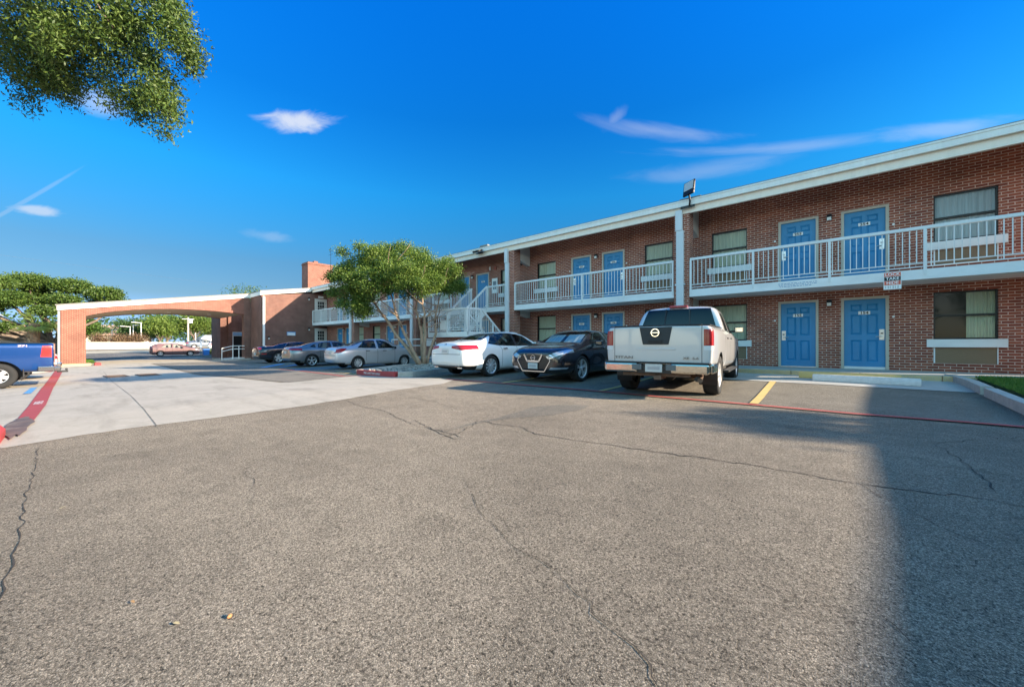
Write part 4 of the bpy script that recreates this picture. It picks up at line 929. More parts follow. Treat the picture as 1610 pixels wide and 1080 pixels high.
def shell(st, sub=2, box=0.):
    """closed body from stations (x, zb, w, zs, zt, wt)"""
    bm = bmesh.new(); rings = []
    for (x, zb, w, zs, zt, wt) in st:
        k = .6 if zt-zs > .2 else .5
        half = [(0, zb), (w*.72, zb), (w*.93, zb+.03), (w*.985, zb+.16), (w, zb+(zs-zb)*.55), (w*(.985 if box == 0 else .998), zs-.07), (w*(.955 if box == 0 else .985), zs+.0), ]
        ws = w*(.93 if box == 0 else .965)
        if zt-zs > .2: half += [(ws*.45+wt*.55+.012, zs+(zt-zs)*.52), (wt, zt-.07), (wt*.80, zt-.015), (wt*.4, zt), (0, zt+.003)]
        else: half += [(ws-.02-(ws-wt)*.3, zs+(zt-zs)*.45), (wt+(ws-wt)*.25, zs+(zt-zs)*.75), (wt*.80, zt-.005), (wt*.4, zt), (0, zt+.003)]
        ring = [bm.verts.new((x, y, z)) for y, z in half]+[bm.verts.new((x, -y, z)) for y, z in half[-2:0:-1]]
        rings.append(ring)
    n = len(rings[0])
    for a, b in zip(rings, rings[1:]):
        for i in range(n): bm.faces.new((a[i], a[(i+1) % n], b[(i+1) % n], b[i]))
    m = n//2
    for ring in (rings[0], rings[-1]):
        for i in range(m):
            j, k_ = (n-i) % n, (n-i-1) % n
            vs = [ring[i], ring[i+1], ring[k_], ring[j]]; u = []
            for v in vs:
                if v not in u: u.append(v)
            if len(u) > 2: bm.faces.new(u)
    bmesh.ops.recalc_face_normals(bm, faces=bm.faces[:])
    me = bpy.data.meshes.new('s'); bm.to_mesh(me); bm.free(); o = bpy.data.objects.new('s', me); COL.objects.link(o)
    md = o.modifiers.new('s', 'SUBSURF'); md.levels = sub; md.render_levels = sub
    dg = bpy.context.evaluated_depsgraph_get(); me2 = bpy.data.meshes.new_from_object(o.evaluated_get(dg)); bm = bmesh.new(); bm.from_mesh(me2)
    bpy.data.objects.remove(o); bpy.data.meshes.remove(me); bpy.data.meshes.remove(me2)
    return bm

def cut(bm, lay, view, poly, pred, tid):
    ax = {'S': (0, 2), 'E': (1, 2), 'T': (0, 1)}[view]
    area = sum(a[0]*b[1]-b[0]*a[1] for a, b in zip(poly, poly[1:]+poly[:1]))
    if area < 0: poly = poly[::-1]
    lo = [min(p[i] for p in poly) for i in (0, 1)]; hi = [max(p[i] for p in poly) for i in (0, 1)]
    for a, b in zip(poly, poly[1:]+poly[:1]):
        fs = []
        for f in bm.faces:
            c = f.calc_center_median()
            if not pred(c): continue
            us = [v.co[ax[0]] for v in f.verts]; vs = [v.co[ax[1]] for v in f.verts]
            if max(us) < lo[0] or min(us) > hi[0] or max(vs) < lo[1] or min(vs) > hi[1]: continue
            fs.append(f)
        no = [0, 0, 0]; no[ax[0]] = b[1]-a[1]; no[ax[1]] = -(b[0]-a[0]); co = [0, 0, 0]; co[ax[0]] = a[0]; co[ax[1]] = a[1]
        es = list({e for f in fs for e in f.edges}); vv = list({v for f in fs for v in f.verts})
        if fs: bmesh.ops.bisect_plane(bm, geom=vv+es+fs, plane_co=co, plane_no=no, dist=1e-5)
    for f in bm.faces:
        c = f.calc_center_median()
        if not pred(c): continue
        p = (c[ax[0]], c[ax[1]])
        if all((b[0]-a[0])*(p[1]-a[1])-(b[1]-a[1])*(p[0]-a[0]) > -1e-6 for a, b in zip(poly, poly[1:]+poly[:1])): f[lay] = tid

def make_car(name, label, loc, rz, P, cat='car', group=None):
    t = thing(name, label, cat, loc, rz, group)
    bm = shell(P['st'], P.get('sub', 2), P.get('box', 0)); lay = bm.faces.layers.int.new('id'); parts = {}
    r, wb, hw = P['r'], P['wb'], P['hw']
    def reg(part, view, poly, pred, m, parent='body', out=0.0):
        tid = len(parts)+1; parts[tid] = (part, m, parent, out); cut(bm, lay, view, poly, pred, tid)
    def both(part, poly, m, zmin=None, out=0.):
        for sg in (-1, 1): reg(part, 'S', poly, (lambda s_: (lambda c: c.y*s_ > hw*.35))(sg), m, out=out)
    ra = r*P.get('arch', 1.13)
    for cx in (0, wb):
        poly = [(cx+ra*math.cos(a), max(.02, r+ra*math.sin(a))) for a in [i*2*math.pi/28 for i in range(28)]]
        poly = [(cx-ra, -.2), (cx+ra, -.2)]+[(cx+ra*math.cos(a), r+ra*math.sin(a)) for a in [i*math.pi/16 for i in range(17)]]
        for sg in (-1, 1): reg('HOLE', 'S', poly, (lambda s_: (lambda c: c.y*s_ > hw*.62))(sg), None)
    for q in P['cuts']: q(reg, both)
    # seams: narrow dark gaps
    for (x0, z0, x1, z1) in P.get('seams', []):
        d = Vector((x1-x0, z1-z0)).normalized(); n_ = Vector((-d.y, d.x))*.006
        for sg in (-1, 1): reg('SEAM', 'S', [(x0+n_.x, z0+n_.y), (x0-n_.x, z0-n_.y), (x1-n_.x, z1-n_.y), (x1+n_.x, z1+n_.y)], (lambda s_: (lambda c: c.y*s_ > hw*.55))(sg), M_SEAM)
    hole = [f for f in bm.faces if f[lay] and parts[f[lay]][0] == 'HOLE']; bmesh.ops.delete(bm, geom=hole, context='FACES')
    # body with seam slot
    body = MB(); objs = {}
    bm.verts.index_update(); bm.normal_update()
    def emit(sel, name_, mats, parent, out=0., slot=lambda f: 0):
        vs = {}; V = []; F = []; Ms = []
        for f in sel:
            idx = []
            for v in f.verts:
                if v.index not in vs: vs[v.index] = len(V); V.append(tuple(v.co+v.normal*out))
                idx.append(vs[v.index])
            F.append(idx); Ms.append(slot(f))
        me = bpy.data.meshes.new(name_); me.from_pydata(V, [], F)
        for q in mats: me.materials.append(q)
        me.polygons.foreach_set('material_index', Ms); me.polygons.foreach_set('use_smooth', [True]*len(F)); me.update()
        o = bpy.data.objects.new(name_, me); COL.objects.link(o); o.parent = parent; return o
    bodyf = [f for f in bm.faces if f[lay] == 0 or parts[f[lay]][0] in ('SEAM', 'PAINT2')]
    def bslot(f):
        if f[lay] == 0: return 0
        return 1 if parts[f[lay]][0] == 'SEAM' else 2
    B = emit(bodyf, 'body', [P['paint'], M_SEAM, P.get('paint2', M_TRIM)], t, slot=bslot)
    for tid, (part, m, par, out) in parts.items():
        if part in ('HOLE', 'SEAM', 'PAINT2'): continue
        sel = [f for f in bm.faces if f[lay] == tid]
        if sel: emit(sel, part, [m], t, out)
    bm.free()
    # wheel wells, floor and cabin
    w_ = MB()
    for cx in (0, wb):
        for sg in (-1, 1):
            yo, yi = sg*(hw-.02), sg*(hw-.34)
            for i in range(16):
                a0, a1 = math.pi*(-.12+1.24*i/16), math.pi*(-.12+1.24*(i+1)/16); q = lambda a, y: (cx+(ra+.004)*math.cos(a), y, r+(ra+.004)*math.sin(a))
                w_.quad(q(a0, yo), q(a1, yo), q(a1, yi), q(a0, yi))
            arc = [math.pi*(-.04+1.08*i/16) for i in range(17)]
            w_.v += [(cx+(ra+.03)*math.cos(q_), yi, r+(ra+.03)*math.sin(q_)) for q_ in arc]; w_.f.append(tuple(range(len(w_.v)-17, len(w_.v)))); w_.m.append(0)
    fz = .24 if not P.get('box') else .50; w_.box(-.3, wb+.3, -hw+.36, hw-.36, fz, fz+.08); w_.build('wheel_well', M_TRIM, t)
    c0, c1, zb_, hwi = P['cabin']
    i_ = MB(); i_.box(c0, c1, -hwi, hwi, .35, zb_-.12)
    for x in P['seats']:
        for y in (-.38, .38): i_.box(x-.08, x+.10, y-.24, y+.24, zb_-.14, zb_+.12, bev=.04); i_.box(x-.05, x+.06, y-.12, y+.12, zb_+.13, zb_+.27, bev=.03)
    i_.build('interior', M_SEAT, t)
    for cx in (0, wb):
        for sg in (-1, 1): wheel(t, cx, sg*(hw-.02-P['tw']/2), r, sg, P['wheel'], P['tw'])
    # mirrors
    mx_, mz = P['mirror']
    for sg in (-1, 1):
        b = MB(); b.box(mx_-.07, mx_+.07, sg*hw-.0 if sg > 0 else -hw-.20, hw+.20 if sg > 0 else -hw+.0, mz-.06, mz+.075, m=0, bev=.03)
        b.box(mx_-.076, mx_-.068, (hw+.02) if sg > 0 else -hw-.185, (hw+.185) if sg > 0 else -hw-.02, mz-.04, mz+.06, m=1)
        b.box(mx_-.02, mx_+.05, min(sg*(hw-.10), sg*(hw+.02)), max(sg*(hw-.10), sg*(hw+.02)), mz-.05, mz-.01, m=0)
        b.build('mirror', [P.get('mirrorm', P['paint']), M_CHROME], t)
    # door handles
    for x, z, yy in P['handles']:
        for sg in (-1, 1):
            b = MB(); b.box(x-.10, x+.10, sg*yy-.018, sg*yy+.018, z-.014, z+.014, bev=.01); b.build('door_handle', P.get('handlem', P['paint']), t)
    for fn in P.get('extra', []): fn(t)
    return t
def part(t, name, mats, fn, smooth=False):
    b = MB(); fn(b); return b.build(name, mats, t, smooth=smooth)
def plate(t, x, z, s):
    part(t, 'licence_plate', [M_PLT, mat('plate_blur', (.45, .42, .42), .6)], lambda b: (b.box(x-.012, x+.004, -.155, .155, z-.075, z+.075, bev=.004), b.box(x+s*.006-.002, x+s*.006+.002 if s > 0 else x-.013, -.11, .11, z-.03, z+.03, m=1)))
REAR = lambda lim: (lambda c: c.x < lim)
FRONT = lambda lim: (lambda c: c.x > lim)
def arcpoly(cx, cz, rx, rz_, n=12): return [(cx+rx*math.cos(2*math.pi*i/n), cz+rz_*math.sin(2*math.pi*i/n)) for i in range(n)]

# ---- sedans ---------------------------------------------------------------
def sedan(L0=1.08, wb=2.80, fo=1.02, hw=.91, h=1.46, r=.33, belt=.93, deck=1.08, hood=.98, ws=1.95, rg=.08, fast=.0, roofw=.56):
    """stations from tail to nose; L0 rear overhang, fo front overhang"""
    F = wb+fo
    st = [(-L0, .48, hw*.68, .78, deck-.16, hw*.50), (-L0+.04, .34, hw*.81, .83, deck-.07, hw*.60), (-L0+.15, .26, hw*.90, .87, deck-.012, hw*.66), (-L0+.40, .22, hw*.98, belt-.04, deck+.012, hw*.72),
          (rg-.42, .20, hw, belt-.02, deck+.035, hw*.73), (rg-.22, .19, hw, belt, deck+.09+fast*.3, hw*.71), (rg+.20, .18, hw, belt, deck+.22+fast, hw*.655), (rg+.62, .18, hw, belt, h-.055, hw*.63), (rg+1.05, .18, hw, belt, h-.004, roofw),
          (rg+1.5, .18, hw, belt-.01, h, roofw), (ws-.05, .18, hw, belt-.02, h-.045, hw*.625), (ws+.40, .18, hw, belt-.03, hood+.22, hw*.69), (ws+.74, .18, hw, belt-.05, hood+.035, hw*.78),
          (ws+1.0, .19, hw, belt-.07, hood-.005, hw*.76), (F-.50, .20, hw*.985, belt-.11, hood-.045, hw*.74), (F-.22, .21, hw*.945, belt-.15, hood-.09, hw*.68), (F-.06, .25, hw*.86, .70, hood-.15, hw*.58), (F, .34, hw*.74, .64, hood-.24, hw*.50)]
    return st
def greenhouse(hw, belt, h, x0, x1, pillars, rg, ws, deck, hood, rw=.64, band=None):
    """side window polygons from pillar positions; windscreen and rear screen"""
    def f(reg, both):
        z0 = belt+.045
        if band: both('PAINT2', band, None)
        for poly in pillars: both('side_window', poly, M_CGLASS)
        reg('rear_window', 'E', [(-hw*.63, deck+.05), (hw*.63, deck+.05), (hw*.50, h-.085), (-hw*.50, h-.085)], lambda c: rg-.4 < c.x < rg+.72 and c.z > deck+.03, M_CGLASS)
        reg('windscreen', 'E', [(-hw*.76, hood+.05), (hw*.76, hood+.05), (hw*.585, h-.065), (-hw*.585, h-.065)], lambda c: c.x > ws-.35 and c.z > hood+.03, M_CGLASS)
    return f

def ring_emblem(t, x, y, z, r, s, bar=True):
    b = MB(); n = 26
    for i in range(n):
        a0, a1 = 2*math.pi*i/n, 2*math.pi*(i+1)/n
        P = [(x, y+rr*math.cos(a), z+rr*math.sin(a)) for rr, a in ((r*.80, a0), (r, a0), (r, a1), (r*.80, a1))]
        b.hexa([(p[0], p[1], p[2]) for p in P]+[(p[0]+s*.02, p[1], p[2]) for p in P])
    if bar: b.box(min(x, x+s*.024), max(x, x+s*.024), y-r*1.12, y+r*1.12, z-r*.13, z+r*.13, bev=.004)
    b.build('emblem', M_CHROME, t, fixn=True)

# white sedan -----------------------------------------------------------------
def white_cuts(reg, both):
    for sg in (-1, 1):
        pr = (lambda s_: (lambda c: c.x < -.55 and c.y*s_ > .16))(sg)
        ps = [(sg*.30, .955), (sg*.30, .895), (sg*.70, .83), (sg*.95, .865), (sg*.95, .99), (sg*.6, .985)]
        reg('tail_lamp', 'E', ps, pr, M_TAIL, out=.004)
    reg('PAINT2', 'E', [(-.95, .2), (.95, .2), (.95, .37), (-.95, .37)], lambda c: c.x < -.62, None)
    reg('SEAM', 'E', [(-.66, .70), (.66, .70), (.66, .713), (-.66, .713)], lambda c: c.x < -.9, None)
    for sg in (-1, 1): reg('headlamp', 'E', [(sg*.50, .66), (sg*.9, .70), (sg*.92, .80), (sg*.50, .76)], (lambda s_: (lambda c: c.x > 3.35 and c.y*s_ > .3))(sg), M_HEAD, out=.003)
    both('SEAM', [(-.62, .80), (-.44, .80), (-.44, .805), (-.62, .805)], None)
b_, h_, dk, hd, rg, ws = .93, 1.46, 1.09, .99, .10, 1.98
GW = [[(-.02, 1.03), (.36, .985), (.36, 1.30), (.30, 1.285)], [(.42, .985), (1.20, .965), (1.20, 1.375), (.82, 1.375), (.42, 1.315)], [(1.30, .965), (2.32, .985), (2.22, 1.05), (1.85, 1.29), (1.55, 1.36), (1.30, 1.375)]]
def tailpipe(t, x, y, z, s=1): part(t, 'exhaust_pipe', M_CHROME, lambda b: b.box(x-.03, x+.15, y-.10, y+.10, z-.035, z+.035, bev=.02))
WHITE = dict(st=sedan(1.12, 2.82, 1.02, .915, h_, .34, b_, dk, hd, ws, rg, .02), r=.335, wb=2.82, hw=.915, tw=.225, paint=paint('white_car_paint', (.78, .77, .74)), cabin=(.1, 2.4, .98, .72), seats=(.6, 1.55),
             wheel=dict(rim=.70, n=10, sw=.020, flare=1.6, mat=M_RIM), mirror=(2.12, .98), handles=[(.62, .88, .925), (1.62, .88, .925)], handlem=M_CHROME,
             cuts=[greenhouse(.915, b_, h_, 0, 0, GW, rg, ws, dk, hd, band=[(-.05, 1.03), (.36, .972), (1.2, .952), (2.35, .972), (2.25, 1.06), (1.86, 1.305), (1.25, 1.388), (.82, 1.388), (.3, 1.30)]), white_cuts], seams=[(.50, .30, .50, .84), (.50, .84, .42, .97), (1.25, .25, 1.25, .97), (2.28, .25, 2.28, .9), (-.60, .62, -.95, .62)],
             extra=[lambda t: plate(t, -1.125, .795, -1), lambda t: part(t, 'chrome_strip', M_CHROME, lambda b: b.box(-1.085, -1.06, -.34, .34, .885, .90)), lambda t: tailpipe(t, -1.0, -.55, .30), lambda t: tailpipe(t, -1.0, .55, .30),
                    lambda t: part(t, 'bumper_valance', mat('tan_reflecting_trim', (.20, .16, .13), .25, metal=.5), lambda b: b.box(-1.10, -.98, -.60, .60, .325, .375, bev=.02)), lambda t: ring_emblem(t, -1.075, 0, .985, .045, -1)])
make_car('white_sedan', 'white four door sedan parked nose in beneath the staircase landing', (-9.18, 8.62, g(-9.2, 8.7)+.004), R(90), WHITE, 'car', 'cars parked in front of the motel')

# silver sedan (small) ----------------------------------------------------------
b_, h_, dk, hd, rg, ws = .96, 1.50, 1.07, 1.02, .12, 1.82
GS = [[(.02, 1.04), (.98, 1.00), (.98, 1.41), (.70, 1.41), (.40, 1.33)], [(1.10, 1.00), (2.05, 1.02), (1.98, 1.08), (1.62, 1.34), (1.36, 1.41), (1.10, 1.41)]]
def silver_cuts(reg, both):
    for sg in (-1, 1):
        reg('tail_lamp', 'S', [(-1.02, .78), (-.80, .80), (-.50, 1.0), (-.72, 1.005), (-.95, .95)], (lambda s_: (lambda c: c.y*s_ > .45))(sg), M_TAIL, out=.006)
    reg('PAINT2', 'E', [(-.95, .2), (.95, .2), (.95, .32), (-.95, .32)], lambda c: c.x < -.6, None)
    reg('SEAM', 'E', [(-.60, .66), (.60, .66), (.60, .672), (-.60, .672)], lambda c: c.x < -.85, None)
    for sg in (-1, 1): reg('headlamp', 'E', [(sg*.45, .66), (sg*.82, .68), (sg*.84, .82), (sg*.5, .76)], (lambda s_: (lambda c: c.x > 3.0 and c.y*s_ > .3))(sg), M_HEAD, out=.003)
SILVER = dict(st=sedan(1.02, 2.60, .88, .85, h_, .31, b_, dk, hd, ws, rg, .05, .53), r=.31, wb=2.60, hw=.85, tw=.20, paint=paint('silver_car_paint', (.62, .63, .65), .45, .32), cabin=(.1, 2.2, 1.0, .66), seats=(.6, 1.45),
              wheel=dict(rim=.64, n=9, sw=.018, flare=1.7), mirror=(1.92, 1.02), handles=[(.50, .88, .862), (1.42, .88, .862)], handlem=M_TRIM, mirrorm=M_TRIM,
              cuts=[greenhouse(.85, b_, h_, 0, 0, GS, rg, ws, dk, hd), silver_cuts], seams=[(.42, .40, .42, .95), (1.04, .25, 1.04, 1.0), (2.02, .25, 2.02, .95)],
              extra=[lambda t: plate(t, -1.025, .80, -1), lambda t: part(t, 'chrome_strip', M_CHROME, lambda b: b.box(-1.0, -.975, -.30, .30, .90, .92))])
make_car('silver_sedan', 'small silver sedan parked left of the island tree with dappled light on its tail', (-18.66, 9.18, g(-18.6, 9.2)+.014), R(90), SILVER, 'car', 'cars parked in front of the motel')

# grey fastback sedan --------------------------------------------------------------
b_, h_, dk, hd, rg, ws = .95, 1.46, 1.12, .99, -.02, 1.92
GF = [[(-.10, 1.10), (.22, 1.06), (.30, 1.27), (.15, 1.24)], [(.34, 1.05), (1.12, 1.0), (1.12, 1.375), (.80, 1.375), (.45, 1.31)], [(1.22, 1.0), (2.25, 1.01), (2.15, 1.07), (1.75, 1.31), (1.50, 1.37), (1.22, 1.375)]]
def fus_cuts(reg, both):
    for sg in (-1, 1):
        reg('tail_lamp', 'E', [(sg*.36, .93), (sg*.95, .90), (sg*.95, 1.02), (sg*.42, 1.02)], (lambda s_: (lambda c: c.x < -.50 and c.y*s_ > .2))(sg), M_TAIL, out=.005)
    reg('PAINT2', 'E', [(-.95, .2), (.95, .2), (.95, .36), (-.95, .36)], lambda c: c.x < -.6, None)
    for sg in (-1, 1): reg('headlamp', 'E', [(sg*.5, .68), (sg*.88, .70), (sg*.9, .79), (sg*.5, .75)], (lambda s_: (lambda c: c.x > 3.2 and c.y*s_ > .3))(sg), M_HEAD, out=.003)
GREY = dict(st=sedan(1.05, 2.85, .97, .92, h_, .33, b_, dk, hd, ws, rg, .04), r=.34, wb=2.85, hw=.92, tw=.235, paint=paint('warm_grey_car_paint', (.24, .235, .23), .6, .30), cabin=(.1, 2.4, 1.0, .72), seats=(.5, 1.5),
            wheel=dict(rim=.70, n=5, sw=.02, dbl=True), mirror=(2.05, 1.0), handles=[(.52, .90, .93), (1.5, .90, .93)], cuts=[greenhouse(.92, b_, h_, 0, 0, GF, rg, ws, dk, hd), fus_cuts],
            seams=[(.44, .42, .44, .95), (1.17, .25, 1.17, 1.0), (2.2, .25, 2.2, .95)], extra=[lambda t: plate(t, -1.055, .80, -1)])
make_car('grey_sedan', 'dark grey fastback sedan parked between the silver sedan and the black coupe', (-23.3, 8.85, g(-23.3, 9)+.014), R(90), GREY, 'car', 'cars parked in front of the motel')

# black coupe -----------------------------------------------------------------------
b_, h_, dk, hd, rg, ws = 1.0, 1.45, 1.13, 1.02, .15, 1.95
GC = [[(.45, 1.10), (1.0, 1.05), (1.0, 1.35), (.85, 1.35), (.62, 1.30)], [(1.04, 1.05), (2.2, 1.05), (2.1, 1.10), (1.75, 1.31), (1.04, 1.355)]]
def chal_cuts(reg, both):
    reg('tail_lamp', 'E', [(-.80, .90), (.80, .90), (.80, 1.02), (-.80, 1.02)], lambda c: c.x < -.95, M_TAIL, out=.004)
    both('side_marker', [(-.98, .60), (-.70, .60), (-.70, .66), (-.98, .66)], M_TAIL)
    for sg in (-1, 1): reg('headlamp', 'E', [(sg*.45, .70), (sg*.8, .70), (sg*.8, .80), (sg*.45, .80)], (lambda s_: (lambda c: c.x > 3.5))(sg), M_HEAD)
COUPE = dict(st=sedan(1.12, 2.95, .95, .96, h_, .36, b_, dk, hd, ws, rg, .02), r=.36, wb=2.95, hw=.96, tw=.25, paint=paint('black_car_paint', (.010, .010, .013), 0, .25), cabin=(.2, 2.4, 1.02, .75), seats=(.75, 1.6),
             wheel=dict(rim=.70, n=5, sw=.055, flare=1.1, mat=mat('bright_alloy', (.75, .74, .70), .3, metal=.7)), mirror=(2.05, 1.05), handles=[(1.15, .93, .97)], cuts=[greenhouse(.96, b_, h_, 0, 0, GC, rg, ws, dk, hd), chal_cuts],
             seams=[(1.0, .3, 1.0, 1.04), (2.2, .25, 2.2, 1.0)], extra=[lambda t: plate(t, -1.125, .62, -1), lambda t: part(t, 'window_chrome', M_CHROME, lambda b: b.bar((.36, -.80, 1.085), (.62, -.70, 1.335), .02, .02))])
make_car('black_coupe', 'black two door coupe parked nearest the lobby door', (-29.5, 9.15, g(-29.5, 9)+.014), R(90), COUPE, 'car', 'cars parked in front of the motel')

# black sedan, nose towards the lot -----------------------------------------------------
b_, h_, dk, hd, rg, ws = .95, 1.43, 1.10, .99, .05, 1.95
GM = [[(-.05, 1.06), (.30, 1.02), (.30, 1.27), (.22, 1.25)], [(.36, 1.01), (1.14, .985), (1.14, 1.345), (.80, 1.345), (.46, 1.28)], [(1.24, .985), (2.28, 1.0), (2.18, 1.06), (1.80, 1.28), (1.5, 1.34), (1.24, 1.345)]]
def max_cuts(reg, both):
    F = 2.775+.99
    for sg in (-1, 1):
        pr = (lambda s_: (lambda c: c.x > F-.60 and c.y*s_ > .22))(sg)
        reg('headlamp', 'E', [(sg*.36, .655), (sg*.52, .60), (sg*.82, .735), (sg*.93, .80), (sg*.93, .86), (sg*.80, .845)], pr, M_HEAD, out=.003)
        reg('fog_lamp', 'E', [(sg*.50, .335), (sg*.86, .36), (sg*.88, .40), (sg*.55, .40)], pr, M_HEAD, out=.003)
        reg('tail_lamp', 'E', [(sg*.4, .86), (sg*.9, .84), (sg*.9, .98), (sg*.5, .96)], (lambda s_: (lambda c: c.x < -.6 and c.y*s_ > .2))(sg), M_TAIL)
    reg('grille', 'E', [(-.40, .69), (-.50, .55), (-.34, .30), (.34, .30), (.50, .55), (.40, .69)], lambda c: c.x > F-.5, mat('gloss_grille', (.012, .012, .014), .25), out=-.008)
def max_extra(t):
    F = 2.775+.99
    def bars(b):
        x = F-.015
        P = [(-.30, .725), (-.19, .545), (.19, .545), (.30, .725)]
        for (a, c) in zip(P, P[1:]): b.bar((x+.005, a[0], a[1]), (x+.005, c[0], c[1]), .045, .045)
    part(t, 'grille_chrome', M_CHROME, bars)
    def out(b):
        P = [(-.46, .70, -.05), (-.535, .56, -.045), (-.36, .285, -.04), (.36, .285, -.04), (.535, .56, -.045), (.46, .70, -.05)]
        for a, c in zip(P, P[1:]): b.bar((F+a[2]+.035, a[0], a[1]), (F+c[2]+.035, c[0], c[1]), .018, .018)
        for sg in (-1, 1): b.bar((F-.06, sg*.57, .33), (F-.30, sg*.85, .40), .02, .02)
    part(t, 'bumper_chrome', M_CHROME, out)
    ring_emblem(t, F-.01, 0, .635, .075, 1); plate(t, F+.02, .425, 1)
    def shade(b):
        for sg in (-1, 1):
            for i in range(5):
                y0 = sg*(.06+.11*i); y1 = sg*(.06+.11*(i+1)); dz = .012*(i % 2)
                b.quad((2.42+dz, y0, 1.035), (2.42-dz, y1, 1.035), (2.08-dz-.02, y1*.93, 1.27), (2.08+dz-.02, y0*.93, 1.27))
    part(t, 'sun_shade', mat('silver_sun_shade', (.70, .82, .86), .5), shade)
DARKC = dict(st=sedan(1.10, 2.775, .99, .93, h_, .34, b_, dk, hd, ws, rg, .02), r=.345, wb=2.775, hw=.93, tw=.235, paint=paint('deep_black_paint', (.009, .010, .014), 0, .22), cabin=(.1, 2.2, 1.0, .72), seats=(.55, 1.5),
             wheel=dict(rim=.72, n=5, sw=.018, dbl=True), mirror=(2.08, 1.02), handles=[(.58, .90, .94), (1.55, .90, .94)], handlem=M_CHROME, cuts=[greenhouse(.93, b_, h_, 0, 0, GM, rg, ws, dk, hd), max_cuts],
             seams=[(.46, .4, .46, .95), (1.19, .25, 1.19, 1.0), (2.22, .25, 2.22, .95)], extra=[max_extra])
make_car('black_sedan', 'glossy black sedan backed in beside the silver pickup with a sun shade in the windscreen', (-6.14, 8.95+2.775, g(-6.1, 9)+.012), R(-90), DARKC, 'car', 'cars parked in front of the motel')

# ---- pickups ---------------------------------------------------------------
def pickup_st(L0=1.08, wb=3.55, fo=1.0, hw=.99, bed=1.36, h=1.90, cabx=.78, ws=2.55, hood=1.28, belt=1.20):
    F = wb+fo; z0 = .48
    return [(-L0, z0+.04, hw*.955, bed-.10, bed-.03, hw*.90), (-L0+.02, z0, hw*.975, bed-.08, bed-.005, hw*.93), (-L0+.10, z0, hw*.99, bed-.07, bed, hw*.93), (-.3, z0, hw, bed-.07, bed, hw*.93), (cabx-.09, z0, hw, bed-.07, bed, hw*.93), (cabx-.03, z0, hw, bed-.07, bed+.004, hw*.92),
            (cabx+.0, z0-.02, hw, belt, bed+.16, hw*.88), (cabx+.09, z0-.04, hw, belt, h-.10, hw*.81), (cabx+.18, z0-.04, hw, belt, h-.01, hw*.79), (cabx+.7, z0-.04, hw, belt, h, hw*.78), (ws-.35, z0-.04, hw, belt, h-.01, hw*.77),
            (ws-.02, z0-.04, hw, belt, h-.09, hw*.73), (ws+.42, z0-.04, hw, belt-.01, hood+.16, hw*.79), (ws+.66, z0-.02, hw, belt-.02, hood+.01, hw*.84), (F-.55, z0, hw, belt-.04, hood-.02, hw*.82), (F-.16, z0, hw*.96, belt-.10, hood-.07, hw*.78), (F-.03, z0+.02, hw*.90, 1.0, hood-.16, hw*.72), (F, z0+.10, hw*.84, .96, hood-.24, hw*.66)]
def letters(t, s, size, x, y, z, m, name='lettering', sx=1., bold=.004):
    bm = text_bm(s, size, bold, .004); bm.transform(Matrix.Diagonal((sx, 1, 1, 1)))
    # reads from behind: text +x runs to world -y of the truck
    bm.transform(Matrix.Translation((x, y, z)) @ Matrix.Rotation(R(-90), 4, 'Z') @ Matrix.Rotation(R(90), 4, 'X')); b = MB(); b.add(bm); return b.build(name, m, t)
def silver_cuts2(reg, both):
    L0 = 1.08
    for sg in (-1, 1):
        reg('tail_lamp', 'E', [(sg*.83, .98), (sg*1.1, .98), (sg*1.1, 1.275), (sg*.83, 1.275)], (lambda s_: (lambda c: c.x < -.93 and c.y*s_ > .7))(sg), M_TAIL, out=.006)
        reg('reversing_lamp', 'E', [(sg*.83, .90), (sg*1.1, .90), (sg*1.1, .98), (sg*.83, .98)], (lambda s_: (lambda c: c.x < -.93 and c.y*s_ > .7))(sg), M_TAILC, out=.006)
        reg('SEAM', 'E', [(sg*.795, .60), (sg*.805, .60), (sg*.805, 1.35), (sg*.795, 1.35)], lambda c: c.x < -.95, None)
    reg('handle_panel', 'E', [(-.30, 1.33), (-.235, 1.0), (.235, 1.0), (.30, 1.33)], lambda c: c.x < -.98, mat('charcoal_plastic', (.028, .032, .034), .55), out=.012)
    reg('SEAM', 'E', [(-.79, .655), (.79, .655), (.79, .668), (-.79, .668)], lambda c: c.x < -.98, None)
    reg('rear_window', 'E', [(-.80, 1.40), (.80, 1.40), (.675, 1.82), (-.675, 1.82)], lambda c: c.x < 1.0 and c.z > 1.38, mat('dark_glass', (.006, .008, .009), .03, coat=.3, spec=.4))
    reg('windscreen', 'E', [(-.76, 1.33), (.76, 1.33), (.64, 1.80), (-.64, 1.80)], lambda c: c.x > 2.3 and c.z > 1.31, M_CGLASS)
    both('side_window', [(1.02, 1.31), (1.62, 1.27), (1.62, 1.72), (1.14, 1.72)], M_CGLASS); both('side_window', [(1.72, 1.27), (2.72, 1.27), (2.68, 1.36), (2.40, 1.68), (2.25, 1.73), (1.72, 1.73)], M_CGLASS)
    for sg in (-1, 1): reg('headlamp', 'E', [(sg*.55, .88), (sg*.95, .88), (sg*.95, 1.15), (sg*.6, 1.15)], (lambda s_: (lambda c: c.x > 4.2))(sg), M_HEAD)
